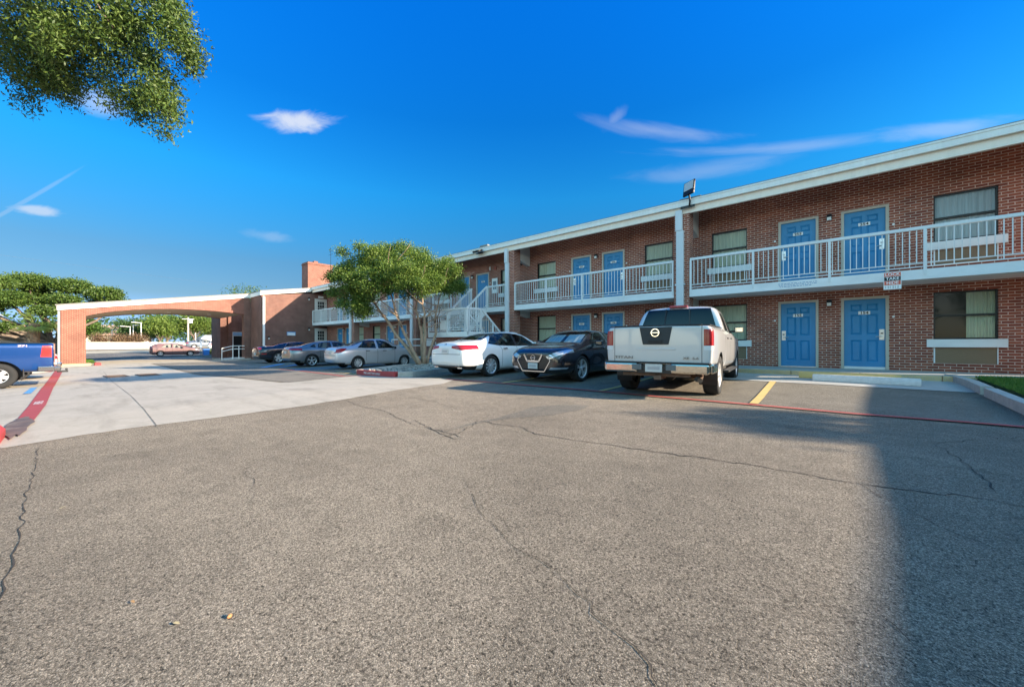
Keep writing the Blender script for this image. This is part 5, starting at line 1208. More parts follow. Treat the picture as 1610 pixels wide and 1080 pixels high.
def titan_extra(t):
    part(t, 'rear_bumper', [mat('scuffed_chrome', (.66, .62, .56), .13, metal=1, bump=.15, bscale=9, dirt=((.25, .20, .15), 5, .68)), M_TRIM], lambda b: (b.box(-1.24, -1.06, -.94, -.30, .47, .65, bev=.035), b.box(-1.24, -1.06, .30, .94, .47, .65, bev=.035),
        b.box(-1.20, -1.05, -.31, .31, .46, .60, m=1), b.box(-1.23, -1.04, -.95, .95, .645, .675, m=1, bev=.01), b.box(-1.12, -.62, -1.0, -.93, .48, .66, bev=.03), b.box(-1.12, -.62, .93, 1.0, .48, .66, bev=.03)))
    [part(t, 'bumper_step', mat('grey_bumper_step', (.14, .16, .17), .5, metal=.4), (lambda q: (lambda b: b.box(-1.245, -1.18, q-.09, q+.09, .52, .63, bev=.01)))(q_)) for q_ in (-.31, .31)]
    plate(t, -1.215, .56, -1)
    part(t, 'tow_hitch', mat('rusty_steel', (.16, .10, .07), .8, var=.3, vscale=12), lambda b: (b.box(-1.15, -.75, -.12, .02, .34, .43, bev=.01), b.box(-1.10, -1.0, -.62, .62, .40, .46), b.tube([(-.35, -.6, .42), (-.6, -.70, .40), (-.95, -.74, .38)], .055, 10), b.tube([(-.95, -.74, .38), (-1.12, -.78, .36)], .045, 10)))
    part(t, 'exhaust_pipe', mat('tan_steel', (.48, .33, .22), .35, metal=.8), lambda b: (b.tube([(.1, -.45, .42), (-.35, -.50, .40), (-.85, -.66, .385), (-1.06, -.72, .38)], .045, 12),))  # pipe in a plain tan metal colour
    part(t, 'exhaust_tip', M_BLACK, lambda b: b.lathe([(0, -.01), (.045, -.01), (.052, .0), (.052, .09)], (-1.10, -.73, .38), 'x', 14))
    ring_emblem(t, -1.10, 0, 1.225, .078, -1)
    letters(t, 'TITAN', .068, -1.087, .61, .75, mat('emblem_grey', (.22, .22, .22), .35, metal=.8), sx=1.9, bold=.001); letters(t, 'XE  5.6', .055, -1.087, -.62, .75, mat('emblem_grey', (.22, .22, .22)), sx=1.6, bold=.001)
    part(t, 'tailgate_handle', M_BLACK, lambda b: b.box(-1.105, -1.09, -.13, .13, 1.035, 1.085, bev=.004))
    part(t, 'tailgate_crease', P_SILV, lambda b: b.box(-1.084, -1.07, -.36, .36, .895, .935, bev=.010))
    part(t, 'brake_lamp', M_TAIL, lambda b: b.box(.87, .99, -.20, .20, 1.855, 1.905, bev=.02))
    part(t, 'window_frame', M_TRIM, lambda b: (b.bar((.765, -.27, 1.41), (.855, -.25, 1.82), .025, .03), b.bar((.765, .27, 1.41), (.855, .25, 1.82), .025, .03)))
    part(t, 'bed_rail_cap', M_TRIM, lambda b: (b.box(-1.0, .70, -.925, -.875, 1.352, 1.366, bev=.006), b.box(-1.0, .70, .875, .925, 1.352, 1.366, bev=.006), b.box(-1.08, -1.03, -.80, .80, 1.352, 1.370, bev=.008)))
    part(t, 'bed_floor', M_TRIM, lambda b: b.quad((-1.02, -.86, 1.3595), (.68, -.86, 1.3595), (.68, .86, 1.3595), (-1.02, .86, 1.3595)))
    part(t, 'running_board', M_TRIM, lambda b: (b.box(.75, 2.75, -1.05, -.90, .40, .45, bev=.02), b.box(.75, 2.75, .90, 1.05, .40, .45, bev=.02)))
    part(t, 'window_sticker', M_PLATE, lambda b: (b.box(.80, .806, -.50, -.40, 1.52, 1.56), b.lathe([(.035, 0), (0, 0)], (.87, .60, 1.70), 'x', 12)))
    part(t, 'axle', M_TRIM, lambda b: (b.tube([(0, -.75, .38), (0, .75, .38)], .06, 8), b.lathe([(0, -.14), (.15, -.08), (.15, .08), (0, .14)], (0, 0, .38), 'x', 12), b.box(-.9, 3.8, -.45, -.36, .42, .54), b.box(-.9, 3.8, .36, .45, .42, .54)))
P_SILV = paint('silver_truck_paint', (.60, .59, .58), .25, .32)
TITAN = dict(st=pickup_st(), box=1, r=.395, wb=3.55, hw=.99, tw=.275, arch=1.16, paint=P_SILV, cabin=(.95, 2.7, 1.35, .80), seats=(1.4, 2.1), wheel=dict(rim=.60, n=6, sw=.05, flare=1.2), mirror=(2.60, 1.36), handles=[(1.15, 1.14, .985), (1.85, 1.14, .985)], handlem=M_TRIM, mirrorm=M_TRIM,
             cuts=[silver_cuts2], seams=[(.74, .5, .74, 1.36), (1.67, .5, 1.67, 1.26), (2.75, .5, 2.75, 1.26), (1.0, .5, 1.0, 1.26)], extra=[titan_extra])
make_car('silver_pickup', 'silver pickup truck with chrome rear bumper parked tail out in front of door 156', (-2.79, 8.37, g(-2.8, 8.4)+.012), R(95.7), TITAN, 'pickup truck', 'pickup trucks')

def blue_cuts(reg, both):
    for sg in (-1, 1): reg('tail_lamp', 'S', [(-1.10, .98), (-.86, .99), (-.90, 1.36), (-1.10, 1.37)], (lambda s_: (lambda c: c.y*s_ > .72))(sg), mat('sunlit_tail_lamp', (.62, .03, .03), .2, coat=1), out=.008)  # brighter copy of the tail lamp red: sunlight put into the colour
    reg('rear_window', 'E', [(-.70, 1.44), (.70, 1.44), (.62, 1.78), (-.62, 1.78)], lambda c: c.x < 1.45 and c.z > 1.42, M_CGLASS)
    both('side_window', [(1.30, 1.36), (1.9, 1.32), (1.9, 1.74), (1.42, 1.74)], M_CGLASS); both('side_window', [(2.0, 1.32), (3.0, 1.32), (2.96, 1.40), (2.68, 1.70), (2.0, 1.74)], M_CGLASS)
    reg('windscreen', 'E', [(-.76, 1.36), (.76, 1.36), (.64, 1.80), (-.64, 1.80)], lambda c: c.x > 2.6 and c.z > 1.34, M_CGLASS)
def blue_extra(t):
    part(t, 'rear_bumper', [mat('dark_chrome', (.30, .30, .30), .2, metal=.9), M_CHROME], lambda b: (b.box(-1.30, -1.02, -.97, .97, .50, .66, bev=.04), b.box(-1.16, -.80, -1.01, -.94, .50, .68, bev=.03), b.box(-1.16, -.80, .94, 1.01, .50, .68, bev=.03), b.box(-1.32, -1.2, -.97, .97, .66, .80, m=1, bev=.03)))
    part(t, 'tow_hitch', M_TRIM, lambda b: (b.box(-1.46, -1.2, -.05, .05, .42, .48, bev=.01), b.lathe([(0, 0), (.035, .02), (.03, .06), (0, .08)], (-1.42, 0, .48), 'z', 10)))
    part(t, 'bed_floor', M_TRIM, lambda b: b.quad((-1.02, -.86, 1.4595), (1.0, -.86, 1.4595), (1.0, .86, 1.4595), (-1.02, .86, 1.4595)))
    part(t, 'bed_rail_cap', M_TRIM, lambda b: (b.box(-1.06, 1.0, -.96, -.885, 1.45, 1.472, bev=.008), b.box(-1.06, 1.0, .885, .96, 1.45, 1.472, bev=.008)))
    bm = text_bm('Z71', .075, .002, .003); bm.transform(Matrix.Diagonal((1.7, 1, 1, 1))); bm.transform(Matrix.Translation((-.50, .9965, 1.36)) @ Matrix.Rotation(R(180), 4, 'Z') @ Matrix.Rotation(R(90), 4, 'X')); b = MB(); b.add(bm); b.build('lettering', mat('pale_red_decal', (.75, .55, .55), .5), t)
    part(t, 'flap', M_TRIM, lambda b: (b.box(-.52, -.50, .75, .98, .35, .6), b.box(-.52, -.50, -.98, -.75, .35, .6)))
BLUE = dict(st=pickup_st(1.15, 3.65, 1.0, 1.0, 1.46, 1.88, 1.06, 2.85, 1.36, 1.26), box=1, r=.40, wb=3.65, hw=1.0, tw=.27, arch=1.22, paint=paint('metallic_blue_paint', (.003, .045, .19), .35, .28), cabin=(1.3, 3.0, 1.4, .8), seats=(1.7, 2.4),
            wheel=dict(rim=.56, n=6, sw=.05, flare=1.2), mirror=(2.9, 1.42), handles=[(1.5, 1.18, .995), (2.2, 1.18, .995)], mirrorm=M_TRIM, cuts=[blue_cuts], seams=[(1.03, .5, 1.03, 1.44), (1.95, .5, 1.95, 1.3)], extra=[blue_extra])
make_car('blue_pickup', 'metallic blue pickup truck cut off by the left edge of the picture', (-21.15, -1.50, g(-21, -1.5)+.012), R(-90), BLUE, 'pickup truck', 'pickup trucks')

# ---- cars in the street beyond the canopy ------------------------------------
def simple_cuts(reg, both):
    for sg in (-1, 1):
        reg('tail_lamp', 'E', [(sg*.45, .80), (sg*.95, .80), (sg*.95, .95), (sg*.5, .95)], (lambda s_: (lambda c: c.x < -.7 and c.y*s_ > .3))(sg), M_TAIL)
        reg('headlamp', 'E', [(sg*.5, .64), (sg*.9, .66), (sg*.9, .78), (sg*.5, .74)], (lambda s_: (lambda c: c.x > 3.1 and c.y*s_ > .3))(sg), M_HEAD)
RED = dict(SILVER); RED.update(st=sedan(.95, 2.65, .92, .88, 1.52, .33, 1.0, 1.22, 1.04, 1.85, -.35, .10, .55), paint=paint('dusty_red_paint', (.17, .085, .08), 0, .55), wb=2.65, hw=.88, r=.33, cuts=[greenhouse(.88, 1.0, 1.52, 0, 0, GS, -.35, 1.85, 1.22, 1.04), simple_cuts], extra=[])
make_car('red_hatchback', 'dull red hatchback driving along the street beyond the canopy', (-60.4, 6.9, g(-60.4, 6.9)+.016), R(86), RED, 'car', 'cars on the street beyond')
GB = dict(GREY); GB.update(paint=paint('slate_blue_paint', (.16, .19, .23), .4, .35), cuts=[greenhouse(.92, .95, 1.46, 0, 0, GF, -.02, 1.92, 1.12, .99), simple_cuts], extra=[])
make_car('slate_sedan', 'slate blue sedan on the rising street before the white barrier wall', (-80.5, 13.2, g(-80.5, 13.2)+.02), R(90), GB, 'car', 'cars on the street beyond')
WB = dict(SILVER); WB.update(paint=paint('white_car_paint', (.78, .77, .74)), cuts=[greenhouse(.85, .96, 1.50, 0, 0, GS, .12, 1.82, 1.07, 1.02), simple_cuts], extra=[])
make_car('white_compact', 'white compact car seen between the slate sedan and the canopy pier', (-74, 14.9, g(-74, 15.2)+.02), R(90), WB, 'car', 'cars on the street beyond')
make_car('white_compact', 'white compact car parked behind the tail of the blue pickup', (-25.6, -1.35, g(-25.6, -1.4)+.012), R(-90), WB, 'car')
# ---------------------------------------------------------------- trees
def leaf_mesh(name, blobs, n_clump, per, spread, L_, Wd, m, parent, org, seed=1, droop=.3, surf=.55, flat=.0):
    """blobs: (cx, cy, cz, rx, ry, rz, weight); leaves gathered in clumps"""
    r = np.random.default_rng(seed); B = np.array(blobs, float); wts = B[:, 6]/B[:, 6].sum()
    bi = r.choice(len(B), n_clump, p=wts); d = r.normal(size=(n_clump, 3)); d /= np.linalg.norm(d, axis=1)[:, None]
    rad = r.uniform(0, 1, n_clump)**(1/3.); rad = surf+(1-surf)*rad if False else np.where(r.uniform(size=n_clump) < surf, r.uniform(.8, 1.02, n_clump), rad)
    c = B[bi, :3]+d*rad[:, None]*B[bi, 3:6]
    n = n_clump*per; cc = np.repeat(c, per, 0)+r.normal(size=(n, 3))*spread*np.array([1, 1, .8])
    a = r.normal(size=(n, 3)); a[:, 2] -= droop; a /= np.linalg.norm(a, axis=1)[:, None]
    b = r.normal(size=(n, 3)); b = np.cross(a, b); b /= np.linalg.norm(b, axis=1)[:, None]
    s = r.uniform(.65, 1.25, n)[:, None]; nrm = np.cross(a, b)
    P0 = cc-a*L_*.5*s; P1 = cc+b*Wd*.5*s+nrm*Wd*.12*s; P2 = cc+a*L_*.5*s; P3 = cc-b*Wd*.5*s+nrm*Wd*.12*s
    V = np.stack([P0, P1, P2, P3], 1).reshape(-1, 3)-np.array(org)
    me = bpy.data.meshes.new(name); me.vertices.add(4*n); me.vertices.foreach_set('co', V.ravel()); me.loops.add(4*n); me.loops.foreach_set('vertex_index', np.arange(4*n)); me.polygons.add(n); me.polygons.foreach_set('loop_start', np.arange(n)*4); me.polygons.foreach_set('loop_total', np.full(n, 4)); me.update()
    me.materials.append(m); o = bpy.data.objects.new(name, me); COL.objects.link(o)
    if parent: o.parent = parent
    return o
def limb(mb, a, b, r0, r1, seed, wob=.08, n=7, seg=8, m=0):
    r = random.Random(seed); a, b = Vector(a), Vector(b); pts = []; L_ = (b-a).length
    for i in range(n+1):
        t = i/n; p = a.lerp(b, t)
        if 0 < i < n: p += Vector((r.uniform(-1, 1), r.uniform(-1, 1), r.uniform(-.4, .4)))*wob*L_*.35
        pts.append(p)
    mb.tube(pts, [r0+(r1-r0)*i/n for i in range(n+1)], seg, m, cap=True); return pts
M_BARK = mat('pale_smooth_bark', (.36, .25, .17), .8, var=.35, vscale=7, bump=.5, bscale=30, stretch=(1, 1, .35))
M_OAKB = mat('grey_oak_bark', (.17, .13, .10), .95, var=.4, vscale=8, bump=1, bscale=25, stretch=(1, 1, .3))
L_MYR = leaf_mat('myrtle_leaves', (.06, .125, .022), (.20, .275, .045), .36)
L_OAK = leaf_mat('oak_leaves', (.03, .07, .012), (.14, .20, .04), .25)
L_OAK2 = leaf_mat('oak_leaves_b', (.038, .085, .014), (.125, .19, .035), .33)  # second oak leaf tone, more translucent than the first
L_BG = [leaf_mat('far_leaves_a', (.045, .10, .02), (.12, .20, .035), .3), leaf_mat('far_leaves_b', (.07, .13, .02), (.20, .27, .05), .3), leaf_mat('far_leaves_c', (.035, .085, .025), (.09, .16, .04), .3)]
L_PUR = leaf_mat('purple_leaves', (.12, .06, .045), (.24, .17, .08), .25)

# island tree ----------------------------------------------------------------
TX, TY = -15.2, 10.55; TZ = g(TX, TY)+.12
tr = thing('crape_myrtle', 'small multi stemmed tree with pale bark on the red kerbed island', 'tree', (TX, TY, TZ))
def T(u, v, z): # u to the right in the lot view (+x-ish, +y-ish), v away from the lot
    return (TX+u*.757-v*.653, TY+u*.653+v*.757, TZ+z)
stems = [((.30, 0, 0), (-.85, .1, 1.45), (-1.9, .2, 2.9), (-2.7, .3, 4.1), .085), ((.36, -.12, 0), (-.45, -.1, 1.5), (-.75, -.3, 2.5), (-1.1, -.5, 4.0), .075), ((.42, .1, 0), (.32, .2, 1.6), (.05, .3, 2.6), (.2, .5, 4.3), .08),
         ((.50, -.05, 0), (.62, -.3, 1.5), (.6, -.5, 2.4), (.5, -.8, 3.9), .075), ((.55, .12, 0), (.95, .3, 1.5), (1.0, .3, 2.5), (1.3, .4, 3.7), .065), ]
mb = MB((TX, TY, TZ))
for k, s in enumerate(stems):
    P = [T(*q) for q in s[:4]]; pts = []
    for i in range(13):
        t = i/12*3; j = min(2, int(t)); f_ = t-j; p = Vector(P[j]).lerp(Vector(P[j+1]), f_); rr_ = random.Random(k*20+i); pts.append(p+Vector((rr_.uniform(-1, 1), rr_.uniform(-1, 1), 0))*.03*(i > 0))
    mb.tube(pts, [s[4]*1.2*(1-.062*i)*(1.25 if i == 0 else 1) for i in range(13)], 10)
    for q in range(9):
        rr_ = random.Random(k*100+q); b0 = pts[rr_.randint(5, 12)]; an = rr_.uniform(0, 6.28); ln = rr_.uniform(.7, 1.7)
        limb(mb, b0, b0+Vector((math.cos(an)*ln, math.sin(an)*ln, ln*rr_.uniform(.3, .9))), .03, .008, k*7+q, n=5, seg=5)
mb.build('trunk', M_BARK, tr, smooth=True)
cr_ = [(*T(u-.75, v, z+.40), a, b, c*1.38, w) for u, v, z, a, b, c, w in [(.3, 0, 4.3, 1.15, 1.2, .62, 2.6), (1.45, .1, 4.05, .85, .9, .5, 1.5), (-.75, -.2, 4.35, .85, .9, .5, 1.5), (-1.75, 0, 4.0, .85, .9, .55, 1.5), (-2.35, .1, 3.35, .65, .8, .5, 1), (-2.0, -.2, 2.55, .42, .6, .50, .7), (-1.6, -.4, 2.1, .28, .3, .28, .3), (2.15, .2, 3.65, .65, .7, .40, .9), (2.55, .2, 3.2, .35, .5, .22, .3), (-1.0, -.9, 3.35, .75, .7, .45, .9), (.4, -1.0, 3.5, .8, .7, .4, .9), (1.5, -.8, 3.2, .6, .6, .35, .6), (.1, 1.1, 3.7, 1.2, .8, .7, 1.2), (-2.6, .3, 3.95, .4, .45, .3, .3), (-1.35, -.6, 2.6, .35, .35, .3, .3), (.9, .3, 4.85, .5, .6, .22, .4), (-.5, 0, 4.95, .5, .5, .22, .4), (.3, -.3, 5.1, .35, .35, .15, .2), (-1.3, .2, 4.65, .45, .5, .2, .3)]]
rr_ = random.Random(45)
for (x_, y_, z_, a_, b_, c_, w_) in cr_[:13]:
    for q in range(4):
        an = rr_.uniform(0, 6.28); cr_.append((x_+a_*1.05*math.cos(an), y_+b_*1.05*math.sin(an), z_+c_*rr_.uniform(-.6, 1.0), .20, .20, .13, .14))
leaf_mesh('crown', cr_, 3100, 30, .125, .085, .040, L_MYR, tr, (TX, TY, TZ), 5, surf=.45)

# overhead live oak at the upper left ------------------------------------------
OX, OY = -8.1, -4.0; OZ = g(OX, OY)+.1
ok_ = thing('live_oak', 'live oak whose leafy branches hang over the upper left corner', 'tree', (OX, OY, OZ))
mb = MB((OX, OY, OZ)); mb.tube([(OX, OY, OZ-.1), (OX+.05, OY+.1, OZ+1.2), (OX-.05, OY+.3, OZ+2.6)], [.38, .27, .24], 14)
tops = [(-8.9, -.6, 6.8), (-7.6, .6, 6.6), (-9.8, -1.6, 6.9), (-10.5, -3.5, 6.4), (-6.6, -2.6, 6.7), (-8.4, -3.2, 7.8), (-6.9, -5.2, 6.2), (-9.2, -6, 6.4)]
for k, p in enumerate(tops):
    pts = limb(mb, (OX-.05, OY+.3, OZ+2.5), p, .13, .035, k+3, n=8)
    for q in range(9):
        rr_ = random.Random(k*31+q); b0 = pts[rr_.randint(4, 8)]; limb(mb, b0, b0+Vector((rr_.uniform(-1, 1), rr_.uniform(-1, 1), rr_.uniform(-.7, .6))), .022, .006, k*9+q, n=4, seg=5)
mb.build('trunk', M_OAKB, ok_, smooth=True)
ob = [(-8.7, -.1, 6.35, 1.3, .9, .85, 4), (-7.65, .7, 6.1, .5, .42, .45, 1.2), (-8.1, .3, 5.5, .85, .6, .45, 2.2), (-7.75, .80, 4.9, .33, .22, .42, .55), (-7.35, 1.0, 5.6, .30, .22, .30, .5), (-8.9, -.15, 5.55, .75, .4, .32, 1.3), (-9.6, -.35, 5.5, .9, .4, .30, 1.2),
      (-8.0, .6, 6.9, .7, .5, .6, 1.6), (-9.8, -1.2, 6.2, 1.3, 1.0, 1.0, 3), (-8.4, -2.6, 7.3, 1.8, 1.6, .9, 4), (-10.4, -3.6, 6.5, 1.2, 1.3, .9, 2.4), (-6.7, -2.7, 6.6, .9, 1.2, .8, 2), (-7.2, -5.1, 6.2, 1.3, 1.2, .9, 2), (-9.2, -5.9, 6.4, 1.3, 1.2, .9, 2), (-7.6, 1.0, 4.55, .12, .10, .25, .15), (-8.3, .45, 4.75, .14, .12, .22, .15), (-9.2, -.1, 5.1, .3, .16, .16, .2)]
rr_ = random.Random(44)
for (x_, y_, z_, a_, b_, c_, w_) in ob[:7]+ob[7:8]:
    for q in range(9):
        an = rr_.uniform(0, 6.28); ob.append((x_+a_*.9*math.cos(an), y_+b_*.9*math.sin(an), z_-c_*rr_.uniform(.5, 1.15), .05, .05, .26, .09))
leaf_mesh('crown', ob, 2900, 38, .085, .062, .020, L_OAK, ok_, (OX, OY, OZ), 8, droop=.6, surf=.5)

def tree(name, label, x, y, h, cw, m, seed, nleaf=2400, L_=.22, trunk_h=.35, bark=M_OAKB, group=None, base=None, tr_r=.2, lobes=9, depth=None):
    z = g(x, y) if base is None else base; t = thing(name, label, 'tree', (x, y, z), 0, group); r = random.Random(seed)
    mb = MB((x, y, z)); th = h*trunk_h; mb.tube([(x, y, z-.2), (x+r.uniform(-.1, .1), y, z+th*.6), (x, y, z+th)], [tr_r*1.3, tr_r, tr_r*.8], 8)
    bl = []
    for k in range(lobes):
        a = 6.283*k/lobes+r.uniform(-.3, .3); rad = cw*.5*r.uniform(.25, .72) if k else 0; bz = z+h*r.uniform(.48, .80); bx, by = x+math.cos(a)*rad*.8, y+math.sin(a)*rad
        s = cw*r.uniform(.19, .29); bl.append((bx, by, bz, s, s, s*r.uniform(.55, .8), s)); limb(mb, (x, y, z+th*.9), (bx, by, bz), tr_r*.45, .03, seed*10+k, n=5, seg=6)
    bl.append((x, y, z+h*.72, cw*.26, cw*.26, h*.22, cw*.3))
    mb.build('trunk', bark, t, smooth=True); leaf_mesh('crown', bl, nleaf//10, 10, L_*1.5, L_, L_*.5, m, t, (x, y, z), seed, surf=.6); return t
# big spreading oak beyond the canopy pillar
BX_, BY_ = -51.5, -.8; BZ = g(BX_, BY_)+.05
t = thing('live_oak', 'big spreading live oak on the lawn behind the canopy pillar', 'tree', (BX_, BY_, BZ))
mb = MB((BX_, BY_, BZ)); mb.tube([(BX_, BY_, BZ-.2), (BX_, BY_-.1, BZ+.9), (BX_, BY_-.1, BZ+1.6)], [.62, .42, .40], 12)
bl = []
for k, (dy, dz, s, dx) in enumerate([(-5.0, 5.3, 1.25, 0), (-3.4, 6.3, 1.2, 1), (-1.4, 6.8, 1.25, -1), (.9, 6.6, 1.1, 0), (2.8, 6.0, 1.15, 1), (4.1, 5.2, .8, 0), (-6.8, 4.9, 1.2, 0), (-4.4, 3.9, .9, 1.2), (-2.3, 5.1, 1.1, 1.5), (.4, 5.2, .95, 1.6), (-2.9, 2.9, .6, 1), (-.6, 3.0, .5, 1.4), (-7.9, 4.0, 1.0, .5), (-.6, 4.2, .7, 2), (-5.8, 2.9, .6, 1), (-1, 5.6, 1.3, -2.2), (-4, 4.8, 1.2, -2), (2.8, 5.2, .9, -2), (1.9, 4.5, .4, 1.8), (-9.4, 4.6, 1.2, 0), (-9.6, 3.2, .8, .5)]):
    p = (BX_+dx, BY_+dy, BZ+dz); bl.append((*p, s*1.0, s*1.15, s*.50, s*s)); limb(mb, (BX_, BY_-.1, BZ+1.5), p, .17, .04, k+50, n=7, wob=.12)
mb.build('trunk', M_OAKB, t, smooth=True); leaf_mesh('crown', bl, 6500, 12, .17, .17, .09, L_OAK2, t, (BX_, BY_, BZ), 12, surf=.5)
# oak beside the canopy on its far side, whose branches hang into the arch
tree('live_oak', 'oak whose top shows just over the canopy roof near the lobby', -57, 15.0, 8.6, 8.5, L_OAK2, 21, 14000, .20, .38, tr_r=.3)
# trees along the far side of the street
rowlab = ['bushy green tree behind the barrier wall at the far left', 'dark round tree behind the barrier near the street lamps', 'pale green layered tree behind the middle of the barrier', 'broad green tree behind the barrier right of the lamps', 'tall leafy tree behind the utility pole', 'wide tree right of the utility pole', 'rounded tree beside the small white building', 'low tree far behind the barrier left part', 'olive tree between the lamps and the pole', 'tree at the end of the barrier by the canopy pier']
row = [(-91, 1.4, 5.2, 3.4, 0), (-97, 7.6, 5.4, 5.0, 2), (-93, 10.6, 5.6, 5.0, 1), (-101, 12.6, 6.6, 6.0, 0), (-99, 16.4, 7.6, 7.5, 1), (-104, 20.5, 7.4, 7, 0), (-97, 22.5, 5.8, 6, 1), (-110, 3.6, 3.9, 6, 2), (-104, 10.4, 5.4, 5, 2), (-99, 27, 7, 8, 0)]
for k, (x, y, h, w, mi) in enumerate(row): tree(['leafy_tree', 'leafy_tree', 'layered_tree'][k % 3], rowlab[k], x, y, h, w, L_BG[mi], 60+k, 9000, .30, .22, group='trees behind the street barrier')
def far_mass():
    r = random.Random(4); bl = []
    for k in range(70): a = -math.pi*.5*k/70; y = -160+k*7.5; x = -170-30*r.random(); s = r.uniform(4, 7); bl.append((x, y, 3+s*.55, s*1.2, s*1.6, s*.8, s*s))
    o = leaf_mesh('far_woodland', bl, 3600, 9, 1.0, 1.1, .7, L_BG[2], None, (0, 0, 0), 77); tag(o, 'distant woodland along the horizon', 'woodland', kind='stuff')
far_mass()
# shrubs in front of the barrier
def shrub(name, label, x, y, w, h, m, seed, base=None, n=2600, L_=.12):
    z = g(x, y) if base is None else base; t = thing(name, label, 'shrub', (x, y, z)); mb = MB((x, y, z)); r = random.Random(seed)
    for k in range(6): limb(mb, (x, y, z), (x+r.uniform(-.3, .3)*w, y+r.uniform(-.4, .4)*w, z+h*.7), .03, .01, seed+k, n=4, seg=5)
    mb.build('stem', M_OAKB, t); bl = [(x+r.uniform(-.1, .1)*w, y+r.uniform(-.34, .34)*w, z+h*r.uniform(.4, .68), w*.22, w*.24, h*.3, 1) for k in range(6)]; leaf_mesh('foliage', bl, n//10, 10, L_*1.2, L_, L_*.5, m, t, (x, y, z), seed)
shrub('shrub', 'purple tinged round shrub behind the barrier left of the lamps', -88, 2.6, 2.6, 2.5, L_PUR, 91, n=2600, L_=.2)
shrub('shrub', 'wide brownish shrub behind the barrier under the first lamp', -88, 4.7, 3.0, 2.5, L_PUR, 92, n=3200, L_=.2)
shrub('shrub', 'second brownish shrub behind the barrier under the taller lamp', -88, 6.9, 2.8, 2.5, L_PUR, 93, n=3200, L_=.2)
shrub('shrub', 'purple brown shrub beside the white building left of the palm', -53, -3.0, 2.6, 1.9, L_PUR, 94, n=3600, L_=.12, base=-.4)
shrub('shrub', 'low bright green bush at the foot of the blue bin', -60, 12.0, 2.0, .75, L_BG[1], 95, n=2200)
# palm
PX_, PY_ = -43.5, -1.75; PZ = g(PX_, PY_)+.05; pm = thing('palm_tree', 'short stout palm behind the blue pickup tail', 'tree', (PX_, PY_, PZ))
mb = MB((PX_, PY_, PZ)); mb.tube([(PX_, PY_, PZ), (PX_, PY_+.05, PZ+1.5), (PX_, PY_+.1, PZ+2.9)], [.34, .30, .26], 12)
for k in range(60): a = k*2.4; z = PZ+.2+2.6*k/60; mb.hexa([(PX_+.27*math.cos(a)-.06, PY_+.27*math.sin(a)-.06, z), (PX_+.27*math.cos(a)+.06, PY_+.27*math.sin(a)-.06, z), (PX_+.27*math.cos(a)+.06, PY_+.27*math.sin(a)+.06, z), (PX_+.27*math.cos(a)-.06, PY_+.27*math.sin(a)+.06, z)]+[(PX_+.40*math.cos(a)+i, PY_+.40*math.sin(a)+j, z+.14) for i, j in ((-.03, -.03), (.03, -.03), (.03, .03), (-.03, .03))])
mb.build('trunk', mat('fibrous_palm_bark', (.30, .20, .13), 1, var=.4, vscale=9), pm); mb = MB((PX_, PY_, PZ)); r_ = random.Random(9)
for k in range(26):
    a = 6.283*k/26+r_.uniform(-.1, .1); el = r_.uniform(-.35, 1.0); L1 = r_.uniform(1.1, 1.7); d = Vector((math.cos(a)*math.cos(el), math.sin(a)*math.cos(el), math.sin(el))); sd = Vector((-math.sin(a), math.cos(a), 0)); b0 = Vector((PX_, PY_+.1, PZ+2.9))
    for q in range(13):
        t_ = (q-6)/6.; dd = (d*math.cos(t_*1.0)+sd*math.sin(t_*1.0)).normalized(); s0 = b0+d*L1*.45; e_ = s0+dd*L1*.62+Vector((0, 0, -.18-.1*abs(t_))); w = sd*.022
        mb.quad(s0-w*.6, s0+w*.6, (s0+e_)/2+w, (s0+e_)/2-w); mb.quad((s0+e_)/2-w, (s0+e_)/2+w, e_)
    mb.quad(b0-sd*.02, b0+sd*.02, b0+d*L1*.45+sd*.015, b0+d*L1*.45-sd*.015)
mb.build('fronds', leaf_mat('palm_fronds', (.26, .34, .06), (.50, .56, .15), .45), pm)
# tree behind the right wing: its crown top throws the ragged shadow on the lot
tree('live_oak', 'spreading oak at the back of the lot behind the viewer', -10, -22, 9, 11, L_OAK2, 35, 12000, .2, .3)
tree('live_oak', 'second oak at the back of the lot behind the viewer', 3, -26, 9, 11, L_OAK2, 36, 12000, .2, .3)

def tall_tree(name, label, x, y, blobs, m, seed, n, r0):
    z = g(x, y); t = thing(name, label, 'tree', (x, y, z)); mb = MB((x, y, z)); top = max(b[2] for b in blobs)
    mb.tube([(x, y, z-.2), (x+.1, y, z+top*.4), (x, y+.1, top-.8)], [r0*1.3, r0, r0*.5], 10)
    for k, b_ in enumerate(blobs): limb(mb, (x, y, top-1.6), b_[:3], .06, .02, seed*7+k, n=5, seg=5)
    mb.build('trunk', M_OAKB, t, smooth=True); leaf_mesh('crown', blobs, n//12, 12, .16, .17, .09, m, t, (x, y, z), seed, surf=.4)
tall_tree('leafy_tree', 'tall tree standing behind the right motel wing', 30.2, 19.3, [(30.6, 19.6, 12.4, .8, .55, .10, 1), (30.2, 20.2, 12.45, .7, .22, .08, .6), (30.9, 18.9, 12.5, .6, .20, .08, .5), (29.8, 19.3, 12.5, .5, .25, .08, .4), (31.2, 20.6, 12.6, .5, .15, .06, .3)], L_OAK2, 33, 1000, .1)
tall_tree('leafy_tree', 'tall tree standing beyond the right end of the near motel wing', 12.2, 17.8, [(12.2, 17.9, 12.9, 1.5, 1.8, .55, 2), (13.1, 16.6, 13.4, 1.3, 1.2, .5, 1), (11.4, 18.9, 12.5, 1.2, 1.3, .5, 1.2), (13.6, 18.3, 13.5, 1.2, 1.2, .45, 1), (10.8, 17.2, 12.3, 1.0, 1.0, .4, .8)], L_OAK2, 34, 14000, .05)
